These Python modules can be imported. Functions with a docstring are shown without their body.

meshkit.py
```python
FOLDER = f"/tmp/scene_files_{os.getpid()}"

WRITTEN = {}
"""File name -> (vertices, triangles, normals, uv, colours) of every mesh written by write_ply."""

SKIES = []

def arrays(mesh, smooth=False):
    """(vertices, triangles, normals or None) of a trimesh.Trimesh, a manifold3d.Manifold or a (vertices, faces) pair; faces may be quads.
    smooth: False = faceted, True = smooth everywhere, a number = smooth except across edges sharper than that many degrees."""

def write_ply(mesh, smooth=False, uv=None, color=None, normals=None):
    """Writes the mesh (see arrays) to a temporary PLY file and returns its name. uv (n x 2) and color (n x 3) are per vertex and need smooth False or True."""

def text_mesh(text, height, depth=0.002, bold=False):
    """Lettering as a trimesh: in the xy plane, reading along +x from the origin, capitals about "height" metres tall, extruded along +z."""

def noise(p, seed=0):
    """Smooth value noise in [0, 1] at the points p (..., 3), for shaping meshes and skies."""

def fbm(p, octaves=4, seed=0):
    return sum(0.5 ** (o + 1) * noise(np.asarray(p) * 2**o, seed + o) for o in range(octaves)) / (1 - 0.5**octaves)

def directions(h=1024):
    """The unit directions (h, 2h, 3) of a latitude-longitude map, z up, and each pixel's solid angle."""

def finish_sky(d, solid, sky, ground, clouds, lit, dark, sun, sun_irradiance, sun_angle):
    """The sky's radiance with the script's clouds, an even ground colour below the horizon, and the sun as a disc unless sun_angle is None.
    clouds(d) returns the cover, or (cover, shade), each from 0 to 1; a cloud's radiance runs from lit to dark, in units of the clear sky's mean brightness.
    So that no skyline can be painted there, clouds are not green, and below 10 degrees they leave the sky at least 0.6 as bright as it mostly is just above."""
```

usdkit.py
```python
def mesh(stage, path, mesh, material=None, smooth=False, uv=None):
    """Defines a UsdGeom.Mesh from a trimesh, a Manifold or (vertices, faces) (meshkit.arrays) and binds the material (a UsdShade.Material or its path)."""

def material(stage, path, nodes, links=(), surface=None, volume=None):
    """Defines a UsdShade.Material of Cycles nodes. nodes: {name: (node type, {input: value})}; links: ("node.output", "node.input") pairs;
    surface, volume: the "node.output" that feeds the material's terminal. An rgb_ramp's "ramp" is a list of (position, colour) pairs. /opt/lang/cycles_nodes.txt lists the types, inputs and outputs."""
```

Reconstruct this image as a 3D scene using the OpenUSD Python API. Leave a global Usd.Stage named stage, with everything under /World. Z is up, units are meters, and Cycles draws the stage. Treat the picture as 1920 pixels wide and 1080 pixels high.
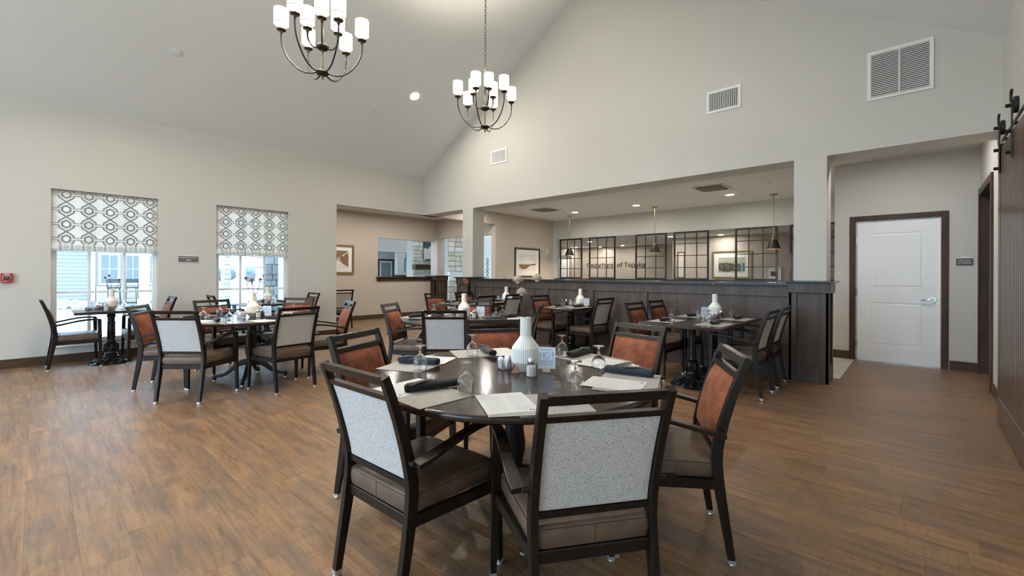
import math, random, re
import numpy as np, trimesh, usdkit, meshkit
from pxr import Usd, UsdGeom, UsdLux, UsdShade, Sdf, Gf, Vt
from shapely.geometry import Polygon, LineString, box as sbox, Point
from shapely.ops import unary_union
from shapely import affinity

random.seed(7); rng = np.random.default_rng(7)
PI = math.pi
stage = Usd.Stage.CreateInMemory()
UsdGeom.SetStageUpAxis(stage, 'Z'); UsdGeom.SetStageMetersPerUnit(stage, 1.0)
world = UsdGeom.Xform.Define(stage, '/World'); stage.SetDefaultPrim(world.GetPrim())
UsdGeom.Scope.Define(stage, '/World/Looks')

# ---------------------------------------------------------------- camera, sky, exposure
YAW, ROLL, EYE, FPX, V0 = 0.7456, -0.0042, 1.305, 823.6, 514.3
F = np.array([-math.sin(YAW), math.cos(YAW), 0]); R0 = np.array([math.cos(YAW), math.sin(YAW), 0]); U0 = np.array([0, 0, 1.0])
R = R0 * math.cos(ROLL) - U0 * math.sin(ROLL); U = U0 * math.cos(ROLL) + R0 * math.sin(ROLL)
cam = UsdGeom.Camera.Define(stage, '/World/camera')
cam.AddTransformOp().Set(Gf.Matrix4d(*R, 0, *U, 0, *(-F), 0, 0, 0, EYE, 1))
cam.CreateHorizontalApertureAttr(36.0); cam.CreateVerticalApertureAttr(20.25)
cam.CreateFocalLengthAttr(FPX * 36 / 1920); cam.CreateVerticalApertureOffsetAttr(-(540 - V0) * 36 / 1920)
cam.CreateClippingRangeAttr(Gf.Vec2f(0.02, 500)); cam.CreateExposureAttr(0.27)

SKY = 1.55
CHAND = 190.0; SLOPE = 14.5; FLAT = 31.0
dome = UsdLux.DomeLight.Define(stage, '/World/sky')
dome.CreateIntensityAttr(SKY); dome.CreateColorAttr(Gf.Vec3f(0.64, 0.86, 1.08))

# ---------------------------------------------------------------- materials
MAT = {}
def mat(name, nodes, links, surface):
    MAT[name] = usdkit.material(stage, '/World/Looks/' + name, nodes, links, surface=surface)
    return MAT[name]
def plain(name, col, rough=.5, metallic=0, col2=None, scale=(8, 8, 8), detail=3, bump=0., bscale=None, dist=.002, space='object', rvar=0, **kw):
    """principled with an optional two-tone noise, stretched by scale, and a fine bump"""
    n = {'p': ('principled_bsdf', dict(base_color=col, roughness=rough, metallic=metallic, **kw))}
    l = []
    if col2 is not None or bump or rvar:
        n['tc'] = ('texture_coordinate', {}) if space == 'object' else ('geometry', {})
        src = 'tc.object' if space == 'object' else 'tc.position'
        n['mp'] = ('mapping', dict(scale=scale)); l.append((src, 'mp.vector'))
        n['nz'] = ('noise_texture', dict(scale=1.0, detail=detail, roughness=.6)); l.append(('mp.vector', 'nz.vector'))
    if col2 is not None:
        n['rp'] = ('rgb_ramp', dict(ramp=[(0, col), (.32, col), (.68, col2), (1, col2)]))
        l += [('nz.fac', 'rp.fac'), ('rp.color', 'p.base_color')]
    if rvar:
        n['mr'] = ('math', dict(math_type='multiply_add', value2=rvar, value3=rough - rvar / 2)); l += [('nz.fac', 'mr.value1'), ('mr.value', 'p.roughness')]
    if bump:
        if bscale:
            n['mp2'] = ('mapping', dict(scale=bscale)); n['nz2'] = ('noise_texture', dict(scale=1., detail=2)); l += [(src, 'mp2.vector'), ('mp2.vector', 'nz2.vector')]
        n['b'] = ('bump', dict(strength=bump, distance=dist)); l += [(('nz2' if bscale else 'nz') + '.fac', 'b.height'), ('b.normal', 'p.normal')]
    return mat(name, n, l, 'p.BSDF')

plain('wall_paint', (.565, .545, .505), .6, bump=.06, scale=(90, 90, 90), space='world', dist=.001)
plain('hall_paint', (.53, .465, .39), .6, bump=.06, scale=(90, 90, 90), space='world', dist=.001)
plain('white_paint', (.76, .78, .78), .55)
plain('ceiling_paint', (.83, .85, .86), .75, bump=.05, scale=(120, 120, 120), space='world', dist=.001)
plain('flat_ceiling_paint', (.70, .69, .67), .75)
plain('base_board', (.055, .030, .018), .42, col2=(.092, .052, .031), scale=(3, 3, 40), space='world', specular_ior_level=.3)
plain('espresso', (.0085, .0062, .0052), .32, col2=(.016, .0115, .0092), scale=(60, 60, 5), rvar=.1, specular_ior_level=.32)
plain('table_wood', (.020, .012, .0095), .15, col2=(.033, .020, .016), scale=(4, 40, 40), rvar=.04)
plain('wainscot_wood', (.060, .044, .037), .38, col2=(.098, .075, .065), scale=(14, 14, 1.6), space='world', detail=5, rvar=.1, specular_ior_level=.3)
plain('brown_wood', (.042, .020, .012), .4, col2=(.078, .039, .023), scale=(9, 9, 1.8), space='world', detail=5, specular_ior_level=.3)
plain('barn_wood', (.066, .037, .025), .28, col2=(.096, .056, .040), scale=(14, 14, 1.4), space='world', detail=5, specular_ior_level=.35)
plain('black_cap', (.012, .013, .014), .25)
plain('black_iron', (.010, .011, .013), .22, bump=.25, scale=(70, 70, 70), dist=.003)
plain('table_iron', (.012, .014, .018), .38)
plain('matte_black', (.008, .008, .008), .5)
plain('vinyl', (.092, .062, .043), .40, col2=(.158, .108, .076), scale=(9, 9, 9), detail=5, bump=.1, bscale=(240, 240, 240), dist=.001)
plain('vinyl_seam', (.05, .036, .028), .6)
plain('velvet', (.095, .024, .009), .85, col2=(.270, .078, .030), scale=(11, 11, 13), detail=5, sheen_weight=.22, sheen_roughness=.35, sheen_tint=(1, .62, .45))
plain('chrome', (.75, .76, .77), .12, 1.0)
plain('glide', (.62, .66, .7), .15, .7)
plain('brass', (.42, .30, .15), .28, 1.0)
plain('aged_bronze', (.016, .012, .010), .5, .2)
plain('pan_bronze', (.075, .055, .033), .42, .6)
plain('candle_sleeve', (.55, .42, .26), .5)
plain('ceramic', (.72, .73, .71), .32)
plain('ceramic_cream', (.72, .67, .59), .4)
plain('paper', (.54, .56, .58), .7)
plain('card', (.72, .80, .92), .5)
plain('card_ink', (.10, .16, .30), .6)
plain('ink', (.03, .03, .035), .7)
plain('print_grey', (.45, .45, .46), .8)
plain('napkin_black', (.010, .010, .012), .85, sheen_weight=.15)
plain('napkin_navy', (.014, .020, .036), .85, sheen_weight=.15)
plain('sugar_paper', (.78, .82, .90), .6)
plain('sugar_pink', (.80, .40, .45), .6)
plain('sugar_blue', (.35, .52, .85), .6)
plain('salt', (.85, .86, .87), .9)
plain('pepper', (.10, .085, .07), .9)
plain('kraft', (.42, .28, .17), .8)
plain('pale_wood', (.66, .54, .40), .6)
plain('petal_cream', (.80, .66, .55), .8)
plain('petal_rust', (.48, .20, .11), .8)
plain('stem', (.07, .05, .035), .8)
plain('red_plastic', (.42, .016, .022), .35)
plain('white_plastic', (.78, .78, .77), .4)
plain('vent_white', (.80, .80, .79), .45)
plain('vent_dark', (.05, .05, .055), .8)
plain('vent_bronze', (.56, .52, .47), .6)
plain('sign_grey', (.13, .125, .12), .5)
plain('sign_dark', (.085, .085, .09), .5)
plain('sign_silver', (.68, .67, .64), .4)
plain('door_white', (.87, .89, .91), .42)
mat('blind_cloth', {'d': ('diffuse_bsdf', dict(color=(.90, .88, .84))), 't': ('translucent_bsdf', dict(color=(.95, .92, .86))), 'm': ('mix_closure', dict(fac=.5))}, [('d.BSDF', 'm.closure1'), ('t.BSDF', 'm.closure2')], 'm.closure')
mat('blind_print', {'d': ('diffuse_bsdf', dict(color=(.58, .57, .55))), 't': ('translucent_bsdf', dict(color=(.66, .64, .62))), 'm': ('mix_closure', dict(fac=.5))}, [('d.BSDF', 'm.closure1'), ('t.BSDF', 'm.closure2')], 'm.closure')
plain('gold_frame', (.36, .26, .13), .35, .75)
plain('bronze_frame', (.16, .125, .085), .4, .6)
plain('mat_board', (.83, .81, .77), .8)
plain('art_grey', (.70, .67, .66), .8, col2=(.78, .75, .73), scale=(6, 6, 6))
plain('art_sepia', (.16, .085, .04), .8, col2=(.30, .19, .11), scale=(20, 20, 20))
plain('art_tan', (.62, .50, .38), .8)
plain('art_dark', (.05, .05, .035), .8, col2=(.20, .19, .13), scale=(9, 9, 14))
plain('art_green', (.36, .38, .28), .8, col2=(.55, .55, .42), scale=(3, 3, 9))
plain('art_teal', (.035, .075, .09), .8, col2=(.08, .12, .13), scale=(7, 7, 7))
plain('art_blue', (.35, .52, .68), .8)
for k, c in enumerate([(.66, .60, .49), (.72, .67, .57), (.58, .51, .41), (.76, .72, .64)]):
    plain('stone_%d' % k, c, .9, col2=tuple(x * .86 for x in c), scale=(14, 14, 14), bump=.4, dist=.01)
for k, c in enumerate([(.36, .40, .41), (.46, .49, .49), (.30, .33, .35)]):
    plain('grey_stone_%d' % k, c, .9, col2=tuple(x * .8 for x in c), scale=(12, 12, 12), bump=.4, dist=.01)
plain('mortar', (.50, .47, .42), .95)
plain('siding', (.44, .44, .44), .6)
plain('concrete', (.36, .36, .36), .9, col2=(.42, .42, .41), scale=(2, 2, 2), space='world')
plain('gravel', (.42, .40, .38), .95, col2=(.62, .60, .58), scale=(30, 30, 30), space='world')
plain('patio_glass', (.27, .32, .34), .1)
plain('patio_metal', (.07, .08, .09), .4)
plain('stucco_tan', (.60, .52, .42), .8)
plain('far_tree', (.16, .19, .22), .95, col2=(.26, .29, .32), scale=(1, 1, 1))
plain('lawn', (.34, .36, .27), .95, col2=(.44, .43, .34), scale=(1, 1, 1), space='world')
plain('lantern_blue', (.01, .045, .085), .35)
plain('lantern_pane', (.02, .075, .13), .25)
plain('tile_grout', (.45, .43, .40), .9)
for k, c in enumerate([(.60, .57, .53), (.66, .64, .60), (.53, .50, .46)]):
    plain('floor_tile_%d' % k, c, .3, col2=tuple(x * .78 for x in c), scale=(5, 5, 5), detail=6)
plain('subfloor_dark', (.045, .035, .028), .8)

def cloth_weave(name, c1, c2, c3, s=150., rough=.9):
    n = {'tc': ('texture_coordinate', {}),
         'm1': ('mapping', dict(scale=(s * .42, s, s * 1.2))), 'n1': ('noise_texture', dict(scale=1, detail=2, roughness=.7)),
         'm2': ('mapping', dict(scale=(s * 1.5, s, s * .8))), 'n2': ('noise_texture', dict(scale=1, detail=2, roughness=.7)),
         'mx': ('math', dict(math_type='multiply_add', value2=.62, value3=0.)), 'ad': ('math', dict(math_type='multiply_add', value2=.38)),
         'r': ('rgb_ramp', dict(ramp=[(0, c3), (.38, c3), (.46, c2), (.53, c1), (1, c1)])),
         'b': ('bump', dict(strength=.35, distance=.002)),
         'p': ('principled_bsdf', dict(roughness=rough, sheen_weight=.1))}
    l = [('tc.object', 'm1.vector'), ('m1.vector', 'n1.vector'), ('tc.object', 'm2.vector'), ('m2.vector', 'n2.vector'),
         ('n1.fac', 'mx.value1'), ('n2.fac', 'ad.value1'), ('mx.value', 'ad.value3'), ('ad.value', 'r.fac'), ('r.color', 'p.base_color'), ('ad.value', 'b.height'), ('b.normal', 'p.normal')]
    return mat(name, n, l, 'p.BSDF')
cloth_weave('tweed', (.62, .625, .625), (.48, .485, .48), (.18, .175, .17), 360.)
cloth_weave('placemat_weave', (.36, .345, .32), (.26, .25, .235), (.14, .135, .13), 330.)

# floor planks: tone (R) and grain offset (G, B) come from each plank's own primvar
mat('plank_wood', {
    'at': ('attribute', dict(attribute='plank_tone')), 'sp': ('separate_color', {}), 'g': ('geometry', {}),
    'off': ('vector_math', dict(math_type='multiply_add', vector2=(37., 53., 19.))),
    'm1': ('mapping', dict(scale=(1.7, 22., 1.))), 'grain': ('noise_texture', dict(scale=1., detail=8, roughness=.68, distortion=.5)),
    'm2': ('mapping', dict(scale=(75., 4.5, 1.))), 'saw': ('noise_texture', dict(scale=1., detail=3, roughness=.7)),
    'm3': ('mapping', dict(scale=(2.6, 6.5, 1.))), 'patch': ('noise_texture', dict(scale=1., detail=7, roughness=.68)),
    'r1': ('rgb_ramp', dict(ramp=[(0, (.050, .024, .011)), (.28, (.110, .056, .025)), (.48, (.225, .125, .061)), (.70, (.315, .186, .098)), (1, (.38, .235, .135))])),
    'ms': ('rgb_ramp', dict(ramp=[(0, (.45, .45, .45)), (.36, (.70, .70, .70)), (.52, (1, 1, 1)), (1, (1.15, 1.13, 1.1))])),
    'mm': ('mix', dict(mix_type='multiply', fac=.75)),
    'pr': ('rgb_ramp', dict(ramp=[(0, (0, 0, 0)), (.44, (0, 0, 0)), (.62, (1, 1, 1)), (1, (1, 1, 1))])),
    'pm': ('mix', dict(mix_type='mix', color2=(.092, .074, .063))),
    'pf': ('math', dict(math_type='multiply', value2=.55)),
    'm4': ('mapping', dict(scale=(4., 60., 1.))), 'streak': ('noise_texture', dict(scale=1., detail=4, roughness=.7)), 'sr': ('rgb_ramp', dict(ramp=[(0, (.35, .34, .33)), (.34, (.55, .53, .52)), (.44, (1, 1, 1)), (1, (1, 1, 1))])), 'sm': ('mix', dict(mix_type='multiply', fac=.8)),
    'tn': ('mix', dict(mix_type='multiply', fac=.42)), 'tr': ('rgb_ramp', dict(ramp=[(0, (.80, .79, .78)), (.5, (1.0, .985, .97)), (1, (1.17, 1.13, 1.09))])),
    'rg': ('math', dict(math_type='multiply_add', value2=.22, value3=.31)),
    'b': ('bump', dict(strength=.12, distance=.0015)),
    'p': ('principled_bsdf', dict(specular_ior_level=.5))},
    [('at.color', 'sp.color'), ('at.color', 'off.vector1'), ('g.position', 'off.vector3'),
     ('off.vector', 'm1.vector'), ('m1.vector', 'grain.vector'), ('off.vector', 'm2.vector'), ('m2.vector', 'saw.vector'), ('off.vector', 'm3.vector'), ('m3.vector', 'patch.vector'),
     ('grain.fac', 'r1.fac'), ('saw.fac', 'ms.fac'), ('r1.color', 'mm.color1'), ('ms.color', 'mm.color2'),
     ('patch.fac', 'pr.fac'), ('pr.color', 'pf.value1'), ('pf.value', 'pm.fac'), ('mm.color', 'pm.color1'),
     ('sp.r', 'tr.fac'), ('off.vector', 'm4.vector'), ('m4.vector', 'streak.vector'), ('streak.fac', 'sr.fac'), ('pm.color', 'sm.color1'), ('sr.color', 'sm.color2'), ('sm.color', 'tn.color1'), ('tr.color', 'tn.color2'), ('tn.color', 'p.base_color'),
     ('saw.fac', 'rg.value1'), ('rg.value', 'p.roughness'), ('saw.fac', 'b.height'), ('b.normal', 'p.normal')], 'p.BSDF')

mat('clear_glass', {'p': ('principled_bsdf', dict(base_color=(1, 1, 1), roughness=0.0, ior=1.45, transmission_weight=1.0))}, [], 'p.BSDF')
mat('window_glass', {'t': ('transparent_bsdf', dict(color=(.93, .97, 1.0))), 'g': ('glossy_bsdf', dict(color=(1, 1, 1), roughness=0.0)), 'f': ('fresnel', dict(IOR=1.45)), 'm': ('mix_closure', {})},
    [('f.fac', 'm.fac'), ('t.BSDF', 'm.closure1'), ('g.BSDF', 'm.closure2')], 'm.closure')
def glow(name, col, s, base=(.8, .78, .74)):
    return mat(name, {'e': ('emission', dict(color=col, strength=s)), 'd': ('diffuse_bsdf', dict(color=base)), 'a': ('add_closure', {})},
               [('e.emission', 'a.closure1'), ('d.BSDF', 'a.closure2')], 'a.closure')
glow('linen_shade', (1.0, .95, .88), .80, (.20, .19, .18))
glow('bulb', (1.0, .88, .70), 6.5 * CHAND)
glow('downlight_glow', (1.0, .95, .88), 9 * FLAT)
glow('pendant_glow', (1.0, .88, .70), 4 * FLAT)
glow('lit_window', (.55, .75, 1.0), 1.2)

# ---------------------------------------------------------------- object helpers
USED = {}
def numbered(parent, name):
    k = USED.get((parent, name), 0); USED[(parent, name)] = k + 1
    return '%s/%s' % (parent, name if k == 0 else '%s_%03d' % (name, k))
def path(p): return '/World' if p is None else (p if isinstance(p, str) else str(p.GetPath()))
def tag(p, label=None, cat=None, group=None, kind=None):
    for k, v in (('label', label), ('category', cat), ('group', group), ('kind', kind)):
        if v: p.SetCustomDataByKey(k, v)
    return p
def thing(name, label=None, cat=None, loc=(0, 0, 0), rot=0, group=None, kind=None):
    x = UsdGeom.Xform.Define(stage, numbered('/World', name))
    x.AddTranslateOp().Set(Gf.Vec3d(*map(float, loc))); x.AddRotateZOp().Set(math.degrees(rot))
    return tag(x.GetPrim(), label, cat, group, kind)
def obj(name, mesh, m, parent=None, smooth=30, label=None, cat=None, group=None, kind=None):
    mesh = cat_mesh(mesh)
    g = usdkit.mesh(stage, numbered(path(parent), name), mesh, MAT[m], smooth=smooth)
    return tag(g.GetPrim(), label, cat, group, kind)
def struct(name, mesh, m, parent=None, smooth=False, label=None):
    return obj(name, mesh, m, parent, smooth, label, kind=None if parent is not None else 'structure')
def dup(src, loc, rot, label=None, group=None):
    r = thing(re.sub(r'_\d+$', '', src.GetName()), label or src.GetCustomDataByKey('label'), src.GetCustomDataByKey('category'), loc, rot, group or src.GetCustomDataByKey('group'))
    r.GetReferences().AddInternalReference(src.GetPath()); r.SetInstanceable(True)
    return r
class Kind:
    """the first call builds and places the original, later calls reference it"""
    def __init__(self, make): self.make, self.src = make, None
    def put(self, loc, rot, label, group=None):
        if self.src is None:
            self.src = self.make(loc, rot, label, group); return self.src
        return dup(self.src, loc, rot, label, group)

def cat_mesh(m):
    if isinstance(m, (list,)): return trimesh.util.concatenate([cat_mesh(x) for x in m])
    return m
def box(x0, x1, y0, y1, z0, z1):
    b = trimesh.creation.box((abs(x1 - x0), abs(y1 - y0), abs(z1 - z0))); b.apply_translation(((x0 + x1) / 2, (y0 + y1) / 2, (z0 + z1) / 2)); return b
def bevel(x0, x1, y0, y1, z0, z1, b=.004):
    pts = []
    for sx, ex in ((x0, 1), (x1, -1)):
        for sy, ey in ((y0, 1), (y1, -1)):
            for sz, ez in ((z0, 1), (z1, -1)):
                pts += [(sx, sy + ey * b, sz + ez * b), (sx + ex * b, sy, sz + ez * b), (sx + ex * b, sy + ey * b, sz)]
    return trimesh.Trimesh(pts, []).convex_hull
def rounded(x0, x1, y0, y1, z0, z1, r, n=4):
    """a box with spherical corners"""
    s = trimesh.creation.icosphere(2 if n > 3 else 1, r).vertices
    pts = np.vstack([s + (x, y, z) for x in (x0 + r, x1 - r) for y in (y0 + r, y1 - r) for z in (z0 + r, z1 - r)])
    return trimesh.Trimesh(pts, []).convex_hull
def lathe(prof, seg=24, at=(0, 0, 0)):
    m = trimesh.creation.revolve(np.array(prof, float), sections=seg); m.apply_translation(at); return m
def cyl(r, z0, z1, at=(0, 0), seg=20):
    return lathe([(0, z0), (r, z0), (r, z1), (0, z1)], seg, (at[0], at[1], 0))
def tube(pts, r, seg=8, closed=False):
    p = np.array(pts, float); n = len(p)
    t = np.gradient(p, axis=0) if not closed else np.roll(p, -1, 0) - np.roll(p, 1, 0)
    t /= np.linalg.norm(t, axis=1)[:, None]
    a = np.array([0, 0, 1.0]) if abs(t[0][2]) < .9 else np.array([1.0, 0, 0])
    u = np.cross(t[0], a); u /= np.linalg.norm(u); rr = np.broadcast_to(r, n)
    V = []
    for i in range(n):
        u = u - t[i] * (u @ t[i]); u /= np.linalg.norm(u); w = np.cross(t[i], u)
        for k in range(seg):
            V.append(p[i] + rr[i] * (u * math.cos(2 * PI * k / seg) + w * math.sin(2 * PI * k / seg)))
    Fc = []
    for i in range(n if closed else n - 1):
        j = (i + 1) % n
        for k in range(seg):
            k2 = (k + 1) % seg; a_, b_, c_, d_ = i * seg + k, i * seg + k2, j * seg + k2, j * seg + k
            Fc += [(a_, c_, b_), (a_, d_, c_)]
    if not closed:
        V += [p[0], p[-1]]
        for k in range(seg):
            k2 = (k + 1) % seg; Fc += [(len(V) - 2, k, k2), (len(V) - 1, (n - 1) * seg + k2, (n - 1) * seg + k)]
    m = trimesh.Trimesh(V, Fc, process=False); m.fix_normals(); return m
def strap(pts, w, h, side, c=.0):
    """a bar of section w (along side) x h (across) swept along pts; w, h may vary per point"""
    p = np.array(pts, float); n = len(p); w = np.broadcast_to(w, n); h = np.broadcast_to(h, n); s = np.array(side, float)
    t = np.gradient(p, axis=0); t /= np.linalg.norm(t, axis=1)[:, None]
    V, Fc = [], []
    sec = [(-1, -1), (1, -1), (1, 1), (-1, 1)]
    if c: sec = [(-1 + c, -1), (1 - c, -1), (1, -1 + c), (1, 1 - c), (1 - c, 1), (-1 + c, 1), (-1, 1 - c), (-1, -1 + c)]
    k_ = len(sec)
    for i in range(n):
        a = s - t[i] * (s @ t[i]); a /= np.linalg.norm(a); b = np.cross(t[i], a)
        for q, r_ in sec: V.append(p[i] + a * q * w[i] / 2 + b * r_ * h[i] / 2)
    for i in range(n - 1):
        for k in range(k_):
            k2 = (k + 1) % k_; Fc += [(i * k_ + k, i * k_ + k2, (i + 1) * k_ + k2), (i * k_ + k, (i + 1) * k_ + k2, (i + 1) * k_ + k)]
    for k in range(1, k_ - 1): Fc += [(0, k + 1, k), ((n - 1) * k_, (n - 1) * k_ + k, (n - 1) * k_ + k + 1)]
    m = trimesh.Trimesh(V, Fc, process=False); m.fix_normals(); return m
def spline(pts, n=16):
    from scipy.interpolate import CubicSpline
    p = np.array(pts, float); d = np.r_[0, np.cumsum(np.linalg.norm(np.diff(p, axis=0), axis=1))]
    return CubicSpline(d, p)(np.linspace(0, d[-1], n))
def extr(poly, h):
    polys = list(getattr(poly, 'geoms', [poly]))
    return trimesh.util.concatenate([trimesh.creation.extrude_polygon(g, h, engine='earcut') for g in polys if g.area > 1e-9])
def turn(m, M):
    m = cat_mesh(m).copy(); m.apply_transform(M); return m
def frame_to(origin, xdir, ydir):
    """matrix taking the xy plane to the plane of xdir, ydir at origin"""
    x = np.array(xdir, float); y = np.array(ydir, float); M = np.eye(4); M[:3, 0] = x; M[:3, 1] = y; M[:3, 2] = np.cross(x, y); M[:3, 3] = origin; return M
def text_on(s, h, depth, origin, xdir, ydir, bold=False, centre=True):
    t = meshkit.text_mesh(s, h, depth, bold)
    if centre: t.apply_translation((-(t.bounds[0][0] + t.bounds[1][0]) / 2, 0, 0))
    return turn(t, frame_to(origin, xdir, ydir))

# ================================================================ THE SETTING
XW, XR, YG, HD, WP, RIDGE, XM = -9.04, .621, 6.56, 2.772, 3.71, 6.51, -4.21
YB, HC, XF, YS = 11.5, 3.054, -11.55, 4.25      # back partition, flat ceilings, far wall of the side dining room, its south wall
REAR = -5.2

def wall_with_holes(axis, pos, thick, a0, a1, z0, z1, holes):
    """a wall slab on plane x=pos or y=pos (thickness towards +), spanning a0..a1, with rectangular holes (a0, a1, z0, z1)"""
    poly = sbox(a0, z0, a1, z1)
    for h in holes: poly = poly.difference(sbox(h[0], h[2], h[1], h[3]))
    m = extr(poly, abs(thick))
    if axis == 'x':
        m = turn(m, np.array([[0, 0, 1, 0], [1, 0, 0, 0], [0, 1, 0, 0], [0, 0, 0, 1.]]))
        m.apply_translation((pos if thick > 0 else pos + thick, 0, 0))
    else:
        m = turn(m, np.array([[1, 0, 0, 0], [0, 0, 1, 0], [0, 1, 0, 0], [0, 0, 0, 1.]])); m.invert()
        m.apply_translation((0, pos if thick > 0 else pos + thick, 0))
    m.fix_normals()
    return m
W1 = (.14, 1.335, .255, 2.50); W2 = (2.14, 3.345, .255, 2.50)
rear_holes = [(-8.6, -6.0, .12, 3.3), (-5.7, -2.75, .12, 3.3), (-2.45, .2, .12, 3.3)]
struct('wall_left', wall_with_holes('x', XW, -.16, REAR, YG + .44, 0, WP + .3, [W1, W2, (4.31, YG + 1, -1, HD), (-2.2, -1.0, .255, 2.5), (-4.4, -3.2, .255, 2.5)]), 'wall_paint')
gab = Polygon([(XW - .16, HD), (XR + .16, HD), (XR + .16, WP), (XM, RIDGE + .2), (XW - .16, WP)])
m = turn(extr(gab, .44), np.array([[1, 0, 0, 0], [0, 0, 1, YG], [0, 1, 0, 0], [0, 0, 0, 1.]])); m.invert(); m.fix_normals()
struct('wall_gable', m, 'wall_paint')
struct('wall_right', wall_with_holes('x', XR, .16, REAR, 8.86, 0, WP + .3, [(7.33, 8.62, 0, 2.40)]), 'wall_paint')
rear = Polygon([(XW - .16, 0), (XR + .16, 0), (XR + .16, WP), (XM, RIDGE + .2), (XW - .16, WP)])
for h in rear_holes: rear = rear.difference(sbox(h[0], h[2], h[1], h[3]))
rear = rear.difference(Polygon([(-6.6, 3.75), (-1.8, 3.75), (-1.8, 4.7), (XM, 6.0), (-6.6, 4.7)]))
m = turn(extr(rear, .16), np.array([[1, 0, 0, 0], [0, 0, 1, REAR - .16], [0, 1, 0, 0], [0, 0, 0, 1.]])); m.fix_normals()
struct('wall_rear', m, 'wall_paint')
# vaulted ceiling: two sloping slabs
sl = (RIDGE - WP) / (XM - XW)
for n_, s_, xe in (('left', 1, XW), ('right', -1, XR)):
    poly = Polygon([(xe - s_ * .3, WP - .3 * sl), (XM, RIDGE), (XM, RIDGE + .2), (xe - s_ * .3, WP - .3 * sl + .2)])
    m = turn(extr(poly, YG - REAR + .3), np.array([[1, 0, 0, 0], [0, 0, 1, REAR - .16], [0, 1, 0, 0], [0, 0, 0, 1.]])); m.fix_normals()
    struct('ceiling', m, 'ceiling_paint')
# columns standing between the openings, flat ceilings and the walls beyond
struct('column', box(-1.165, -.82, YG, 6.90, 1.2, HD), 'wall_paint')
struct('column', box(-7.585, -7.245, YG, 6.90, 1.2, HD), 'wall_paint')
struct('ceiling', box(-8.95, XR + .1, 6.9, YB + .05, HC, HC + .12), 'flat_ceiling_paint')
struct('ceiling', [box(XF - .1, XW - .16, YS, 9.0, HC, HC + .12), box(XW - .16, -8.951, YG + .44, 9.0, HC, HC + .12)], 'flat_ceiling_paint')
struct('wall_corridor', [box(-.98, XR + .16, 8.68, 8.86, 2.2, HC), box(-.98, -.70, 8.68, 8.86, 0, 2.2), box(.235, XR + .16, 8.68, 8.86, 0, 2.2)], 'wall_paint')
struct('wall_corridor', box(-.98, -.84, 8.86, 19.6, 0, HC), 'wall_paint')
struct('wall_back', [box(-8.95, -.98, YB, YB + .16, 2.443, HC), box(-8.95, -.98, YB, YB + .16, 0, 1.14), box(-8.95, -8.66, YB, YB + .16, 1.14, 2.443)], 'wall_paint')
struct('wall_hall', [box(-8.95, -8.79, 8.82, YB, 0, HC), box(-8.95, -8.79, 6.95, 8.82, 2.72, HC)], 'hall_paint')
pass_ = (6.75, 8.72, 1.14, 2.35)
struct('wall_far', wall_with_holes('x', XF, -.16, YS, 9.06, 0, HC, [pass_, (8.72, 9.2, 1.14, 2.35)]), 'hall_paint')
struct('wall_side', box(XF - .16, XW - .16, YS - .16, YS, 0, HC + .1), 'hall_paint')
struct('wall_header', box(XF, -8.95, 8.90, 9.06, 2.45, HC), 'hall_paint')
struct('column', box(XF - .16, XF + .18, 8.76, 9.06, 1.2, 2.46), 'hall_paint')
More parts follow.
